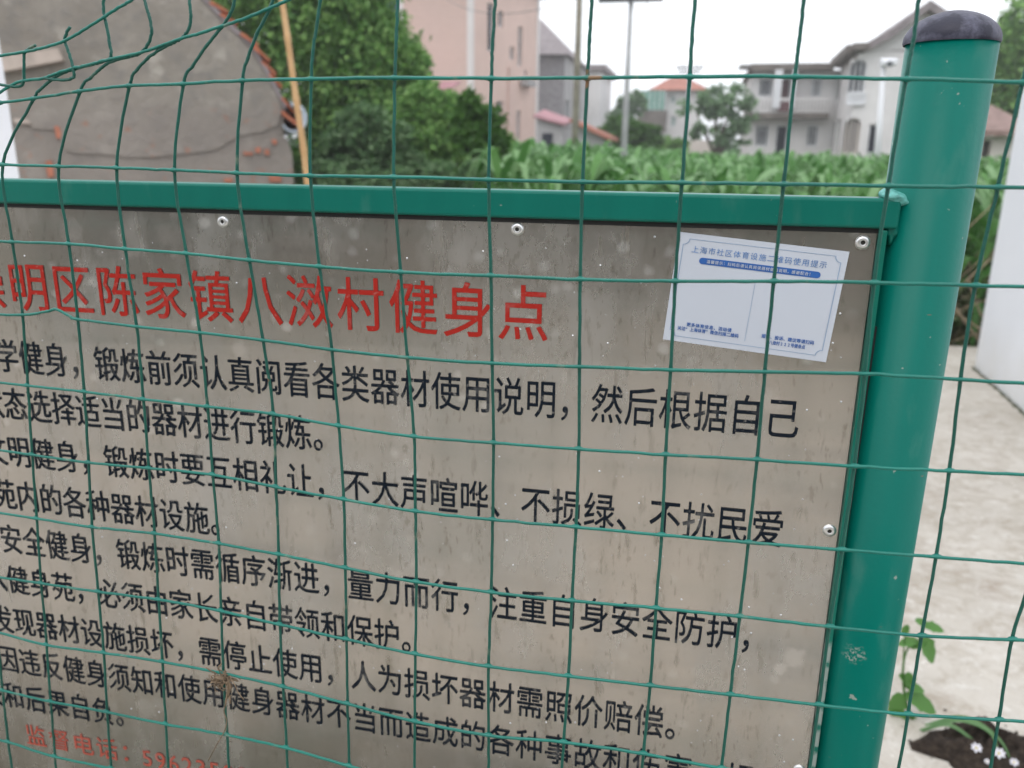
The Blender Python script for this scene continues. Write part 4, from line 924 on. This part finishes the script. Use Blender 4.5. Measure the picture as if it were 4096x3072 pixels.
LN = [('一、科学健身，锻炼前须认真阅看各类器材使用说明，然后根据自己', .02817, -.73728, .1978, .00016),
      ('身体状态选择适当的器材进行锻炼。', .02790, -.7355, .2470, .00030),
      ('二、文明健身，锻炼时要互相礼让，不大声喧哗、不损绿、不扰民爱', .02821, -.74096, .2989, .00002),
      ('护苑内的各种器材设施。', .02780, -.7100, .3478, .00030),
      ('三、安全健身，锻炼时需循序渐进，量力而行，注重自身安全防护，', .02817, -.74039, .4000, .00008),
      ('童进入健身苑，必须由家长亲自带领和保护。', .02800, -.76830, .4478, .00025),
      ('四、发现器材设施损坏，需停止使用，人为损坏器材需照价赔偿。', .02816, -.76963, .4992, .0002),
      ('五、因违反健身须知和使用健身器材不当而造成的各种事故和伤害、损', .02828, -.77198, .5506, .00007),
      ('失和后果自负。', .02890, -.7455, .5985, 0)]
for txt, p, s0, t, sl in LN:
    lettering([(c, s0 + p * i, t + sl * i) for i, c in enumerate(txt)], .0280, .0362, M['ink'], panel, off=.003, label='line of black lettering')
ph = [('监', -.6955, .6480), ('督', -.6645, .6480), ('电', -.6335, .6480), ('话', -.6025, .6480), ('：', -.5715, .6480)]
for i, c in enumerate('59623500'): ph.append((c, -.5520 + .0166 * i, .6500))
lettering(ph, .0285, .0300, M['red_faded'], panel, off=.004, label='faded red telephone line')

# sticker
ang = math.atan2(.0108, .1261); O = (-.0113, .0576)
SW, SH = .1265, .0862
def st_pt(uu, v, y=-.0006):
    c = uu * math.cos(ang) - v * math.sin(ang), uu * math.sin(ang) + v * math.cos(ang); return (O[0] + c[0], BY + y, CAMZ - (O[1] + c[1]))
mb = MB(); mb.v = [st_pt(a, b, -.0006) for a, b in ((0, 0), (SW, 0), (SW, SH), (0, SH))] + [st_pt(a, b, -.0001) for a, b in ((0, 0), (SW, 0), (SW, SH), (0, SH))]
mb.f = [(0, 1, 2, 3), (0, 4, 5, 1), (1, 5, 6, 2), (2, 6, 7, 3), (3, 7, 4, 0)]
stk = mb.obj('sticker', M['sticker'], board); stk['label'] = 'white paper sticker with blue heading and banner'
def st_poly(name, pts, mat, y=-.0009):
    mb = MB(); mb.v = [st_pt(a, b, y) for a, b in pts]; mb.f = [tuple(range(len(pts)))]; return mb.obj(name, mat, stk)
cap = [(.0184 + .0025 - .0025 * math.sin(math.pi * k / 8), .0200 - .0025 * math.cos(math.pi * k / 8)) for k in range(9)]
cap2 = [(.1095 + .0025 * math.sin(math.pi * k / 8) - .0025, .0200 + .0025 * math.cos(math.pi * k / 8)) for k in range(9)]
st_poly('banner', cap + cap2, M['blue'])
# thin border with notched corners
i_, nch = .0042, .0045
bp = []
for (cx_, cy_, sx_, sy_) in ((i_, i_, 1, 1), (SW - i_, i_, -1, 1), (SW - i_, SH - i_, -1, -1), (i_, SH - i_, 1, -1)):
    arc = [(cx_ + sx_ * nch * math.cos(a), cy_ + sy_ * nch * math.sin(a)) for a in [math.pi / 2 * k / 6 for k in range(7)]]
    if (sx_ * sy_) > 0: arc = arc[::-1]
    bp += arc
mb = MB(); m = len(bp); ctr = (SW / 2, SH / 2)
for k in range(m):
    a = bp[k]; d_ = Vector((ctr[0] - a[0], ctr[1] - a[1])).normalized() * .0006; mb.v.append(st_pt(a[0], a[1], -.0009)); mb.v.append(st_pt(a[0] + d_.x, a[1] + d_.y, -.0009))
for k in range(m): a = 2 * k; b = 2 * ((k + 1) % m); mb.f.append((a, b, b + 1, a + 1))
mb.obj('border_line', M['pale_blue'], stk)
st_poly('divider', [(.0630, .032), (.0633, .032), (.0633, .0785), (.0630, .0785)], M['pale_blue'])
def st_text(txt, u0, u1, v, h, mat, off=0.):
    n_ = len(txt); p = (u1 - u0) / n_; lettering([(c, u0 + p * (i + .5), v) for i, c in enumerate(txt)], min(p * .98, h), h, mat, stk, y=-.0011, off=off, rot=ang, org=O, name='lettering')
st_text('上海市社区体育设施二维码使用提示', .0110, .1130, .0118, .0058, M['dark_blue'])
st_text('温馨提示：扫码后请认真阅读器材使用说明，感谢配合！', .024, .104, .0200, .0029, M['sticker'], .01)
st_text('更多体育信息、活动请', .0165, .0520, .0712, .0034, M['blue'], .02)
st_text('关注“上海体育”微信扫描二维码', .0100, .0580, .0750, .0034, M['blue'], .02)
st_text('报修、投诉、建议等请扫码', .0750, .1150, .0722, .0034, M['blue'], .02)
st_text('八滧村222号健身点', .0815, .1090, .0765, .0034, M['blue'], .02)

# rain drops and grit standing on the sheet: far too many to count
mb = MB(); rs = random.Random(21)
for k in range(420):
    s = rs.uniform(-.64, .125); t = rs.uniform(.06, .60)
    if rs.random() > .35 + .65 * (s + .64) / .77: continue
    r0 = rs.choice((.0004, .0005, .0006, .0009)); mb.lathe(S(s, t), (0, -1, 0), [(r0, 0), (r0 * .8, r0 * .45), (r0 * .3, r0 * .7), (.00001, r0 * .75)], 7)
dr_ = mb.obj('rain_drops', M['drop'], board, True); dr_['kind'] = 'stuff'

# ================================================================== the wire fence
def tile(p, k): return (p[0] / 1.106 + (2000 if k in (2, 4) else 0), p[1] / 1.106 + (1500 if k > 2 else 0))
def TT(*gs): return [tile(p, k) for k, pts in gs for p in pts]
rows = [
 TT((1, [(145,437),(350,405),(568,380),(808,372),(1070,357),(1375,350),(1745,345),(2172,347)]), (2, [(387,345),(840,340),(1305,340),(1798,350)])) + [(4093,330)],
 TT((1, [(8,728),(255,735),(512,742),(768,752),(1045,765),(1370,777),(1740,783),(2160,795)]), (2, [(365,805),(805,808),(1255,815),(1720,822),(2205,828)])),
 TT((1, [(50,1070),(300,1078),(550,1100),(820,1120),(1100,1150),(1410,1178),(1770,1203),(2170,1218)]), (2, [(355,1235),(775,1243),(1212,1243),(1655,1250),(2105,1262)])),
 TT((1, [(95,1392),(340,1410),(600,1443),(880,1470),(1160,1503),(1465,1545),(1800,1580),(2175,1605)]), (2, [(350,1620),(755,1635),(1172,1643),(1615,1652)]), (4, [(2040,18)])),
 TT((3, [(118,45),(368,72),(630,105),(915,138),(1205,170),(1495,222),(1830,270),(2182,298)]), (4, [(348,325),(733,350),(1138,372),(1570,402),(1990,422)])),
 TT((3, [(138,350),(388,385),(655,410),(938,438),(1218,492),(1518,547),(1835,600),(2178,637)]), (4, [(335,670),(715,705),(1100,738),(1515,770),(1932,802)])),
 TT((3, [(158,632),(403,670),(680,698),(965,742),(1230,790),(1525,850),(1840,912),(2172,958)]), (4, [(318,995),(690,1028),(1062,1065),(1460,1110),(1868,1150),(2269,1167)])),
 TT((3, [(178,918),(430,955),(698,990),(975,1040),(1235,1100),(1530,1165),(1835,1230),(2160,1285)]), (4, [(302,1328),(665,1370),(1020,1410),(1412,1455),(1808,1497),(2210,1522)])),
 TT((3, [(202,1190),(455,1225),(715,1265),(985,1315),(1250,1375),(1535,1450),(1833,1528),(2160,1590)]), (4, [(281,1620),(635,1671)])),
 TT((3, [(220,1440),(470,1487),(730,1540),(1002,1588),(1265,1645),(1543,1725)])),
]
def kd(x):                                    # share of the way to the board: the fence bows away on the left
    return .80 + .065 * max(0., min(1., (1340 - x) / 1250)) ** 1.0
def FP(p, extra=0.):
    k = kd(p[0]) + extra; q = W(p, BY); c = Vector((0, 0, CAMZ)); return c + (q - c) * k
NC = 15
g = [[None] * NC for _ in range(len(rows))]
for i, r in enumerate(rows):
    for j, p in enumerate(r): g[i][j] = FP(p)
for i in range(len(rows)):                     # fill what the photo does not show by carrying the weave on
    for j in range(NC):
        if g[i][j] is None:
            if i >= 8 and g[i - 1][j] is not None and g[i - 2][j] is not None: g[i][j] = g[i - 1][j] * 2 - g[i - 2][j]
            else: g[i][j] = g[i][j - 1] * 2 - g[i][j - 2]
left = [[r[0] * 2 - r[1], r[0] * 3 - r[1] * 2] for r in g]
left[3][0] = FP((-130, 1250)); left[9][0] = FP((6, 2758)); left[8][0] = FP((-20, 2522)); left[9][1] = left[9][0] * 2 - g[9][0]; left[8][1] = left[8][0] * 2 - g[8][0]
G = [[left[i][1], left[i][0]] + g[i] for i in range(len(rows))]       # columns -2 .. 14
for _ in range(7): G.append([G[-1][j] + (G[-1][j] - G[-3][j]) / 2 for j in range(len(G[0]))])
G[10][1] = FP((29, 2964)); 
NCOL = len(G[0])
fence = empty('wire_fence', (-.2, .52, 0), 'green coated wire mesh fence with one bent corner in front of the notice board', 'fence')
RW = .00114
def wire(pts, mat, r=RW, knots=True, n=7, jit=.00013, weld=False):
    path = smooth_path(pts, n); ws = [Vector((random.gauss(0, jit), random.gauss(0, jit), random.gauss(0, jit))) for _ in path]
    path = [p + (ws[i] if i % n else Vector()) for i, p in enumerate(path)]
    rr = [r * (1.12 if (i % n == 0 and knots) else random.uniform(.96, 1.03)) for i in range(len(path))]
    mb = MB(); mb.tube(path, rr, 8)
    if weld:                                   # small weld beads where the strands cross
        for i, p in enumerate(pts[1:-1]):
            p = Vector(p); u_ = (Vector(pts[i + 2]) - Vector(pts[i])).normalized(); q = p + Vector((0, .0009, 0))
            mb.tube([q + u_ * k for k in (-.0034, -.002, 0, .002, .0034)], [.0006, .0015, .0019, .0015, .0006], 8)
    return mb.obj('wire', mat, fence, True)
fwd = Vector((0, -.0011, 0)); bwd = Vector((0, .0011, 0))
z17 = lambda a, b: (a / 1.7015, b / 1.7015)
for i, r in enumerate(G):
    pts = list(r)
    if i == 3:                                 # the kinked strand
        a = FP(tile((245, 1367), 1)); k0w = FP(tile((212, 1376), 1)); k1w = FP(tile((270, 1374), 1)); k2w = FP(tile((322, 1404), 1))
        pts = pts[:3] + [k0w, a, k1w, k2w] + pts[3:]
    if i == 0: pts = [FP((-90, 415)), FP((0, 411))] + pts[2:]
    wire([p + fwd for p in pts], M['wire'], weld=i != 3)
# strand two cells above row A, right of the crumple, runs out of the picture
for k in (1, 2): wire([G[0][j] * (1 + k) - G[1][j] * k + fwd for j in range(9, NCOL)], M['wire'])
tops = {  # upright strands above row A (photo points)
 2: [(-.0, 0)],
}
def col(j, upper, ex=.0):
    pts = [FP(p, ex) for p in upper] + [G[i][j] for i in range(len(G))]
    wire([p + bwd for p in pts], M['wire_v'])
Z = lambda *ps: [z17(*p) for p in ps]
col(2, Z((700, -60), (697, 60), (715, 160), (738, 290), (748, 385), (690, 418), (600, 443), (500, 470), (400, 505), (310, 570), (255, 620)))
col(3, Z((960, -60), (985, 30), (1012, 120), (1025, 215), (1000, 300), (945, 362), (870, 385), (770, 412), (690, 455), (610, 530)))
col(4, Z((1275, -60), (1285, 30), (1292, 110), (1280, 190), (1240, 250), (1180, 288), (1090, 330), (1000, 395), (930, 470)))
col(5, Z((1592, -60), (1585, 30), (1552, 110), (1500, 188), (1400, 310), (1305, 450)))
col(6, Z((1870, -60), (1830, 60), (1742, 230), (1680, 400)))
col(7, Z((2190, -60), (2175, 0), (2150, 170), (2125, 350)))
col(8, [(1592, -60), (1588, 0), (1583, 150)])
col(9, [(1982, -60), (1979, 0), (1968, 180)])
col(10, [tile((412, -50), 2), tile((405, 0), 2), tile((395, 180), 2)])
col(11, [tile((866, -50), 2), tile((863, 0), 2), tile((850, 180), 2)])
col(12, [tile((1352, -50), 2), tile((1345, 0), 2), tile((1325, 180), 2)])
col(13, [tile((1862, -50), 2), tile((1855, 0), 2), tile((1830, 180), 2)])
for j in (14, 15, 16): wire([G[0][j] * 2 - G[1][j] + bwd] + [G[i][j] + bwd for i in range(len(G))], M['wire_v'])
for j in (0, 1): wire([G[i][j] + bwd for i in range(1, len(G))], M['wire_v'])
# bent strands at the torn corner
wire([FP(p, .002) + fwd for p in Z((-80, 700), (0, 635), (90, 578), (165, 550), (290, 536), (370, 508), (500, 466), (620, 440), (750, 405), (930, 368), (1080, 320), (1240, 264), (1380, 224), (1500, 184), (1640, 140), (1830, 62), (1960, 5), (2040, -40))], M['wire'], knots=False)
wire([FP(p) + fwd for p in Z((-60, 382), (0, 380), (160, 356), (300, 326), (440, 281), (560, 215), (700, 128), (800, 62), (900, 5), (960, -40))], M['wire'], knots=False)
wire([FP(p) for p in Z((477, 183), (440, 262), (458, 330), (482, 400), (505, 505), (490, 532), (440, 545), (360, 541), (300, 532))], M['wire_v'], knots=False)
wire([FP(p) for p in Z((240, 306), (190, 338), (166, 362), (163, 450), (162, 545), (145, 582), (100, 590), (40, 582), (-50, 565))], M['wire_v'], knots=False)
# dried plant remnant caught in the mesh
dp = empty('dried_weed', FP((890, 2700)), 'withered brown weed tangled round a crossing of the wire mesh', 'dried weed')
mb = MB(); rs = random.Random(2)
kk = lambda x, y: FP((800 + x / 3.515, 2600 + y / 3.515)) + Vector((0, -.0025, 0))
mb.tube(smooth_path([kk(430, 400), kk(415, 560), kk(375, 760), (kk(360, 850)), kk(395, 960), kk(385, 1050), kk(355, 1140), kk(260, 1300), kk(140, 1530)], 5), [.0007] * 11 + [.0005] * 30, 6)
mb.obj('stem', M['dry'], dp, True)
mb = MB()
for q in range(26):
    c = kk(rs.uniform(240, 450), rs.uniform(330, 470)); pts = [c]
    for _ in range(4): pts.append(pts[-1] + Vector((rs.uniform(-.006, .006), rs.uniform(-.002, .002), rs.uniform(-.006, .006))))
    mb.tube(smooth_path(pts, 3), rs.uniform(.0003, .0008), 5)
for q in range(8):
    c = kk(rs.uniform(380, 450), rs.uniform(420, 640)); mb.tube([c, c + Vector((rs.uniform(-.003, .003), 0, rs.uniform(-.012, -.005)))], .0006, 5)
for q in range(10):
    c = kk(rs.uniform(220, 440), rs.uniform(340, 450)); broad_leaf(mb, c, (rs.uniform(-1, 1), rs.uniform(-.3, .3), rs.uniform(-1, .3)), rs.uniform(.005, .010), .004, .6, 4)
tg = mb.obj('tangle', M['dry'], dp, True)
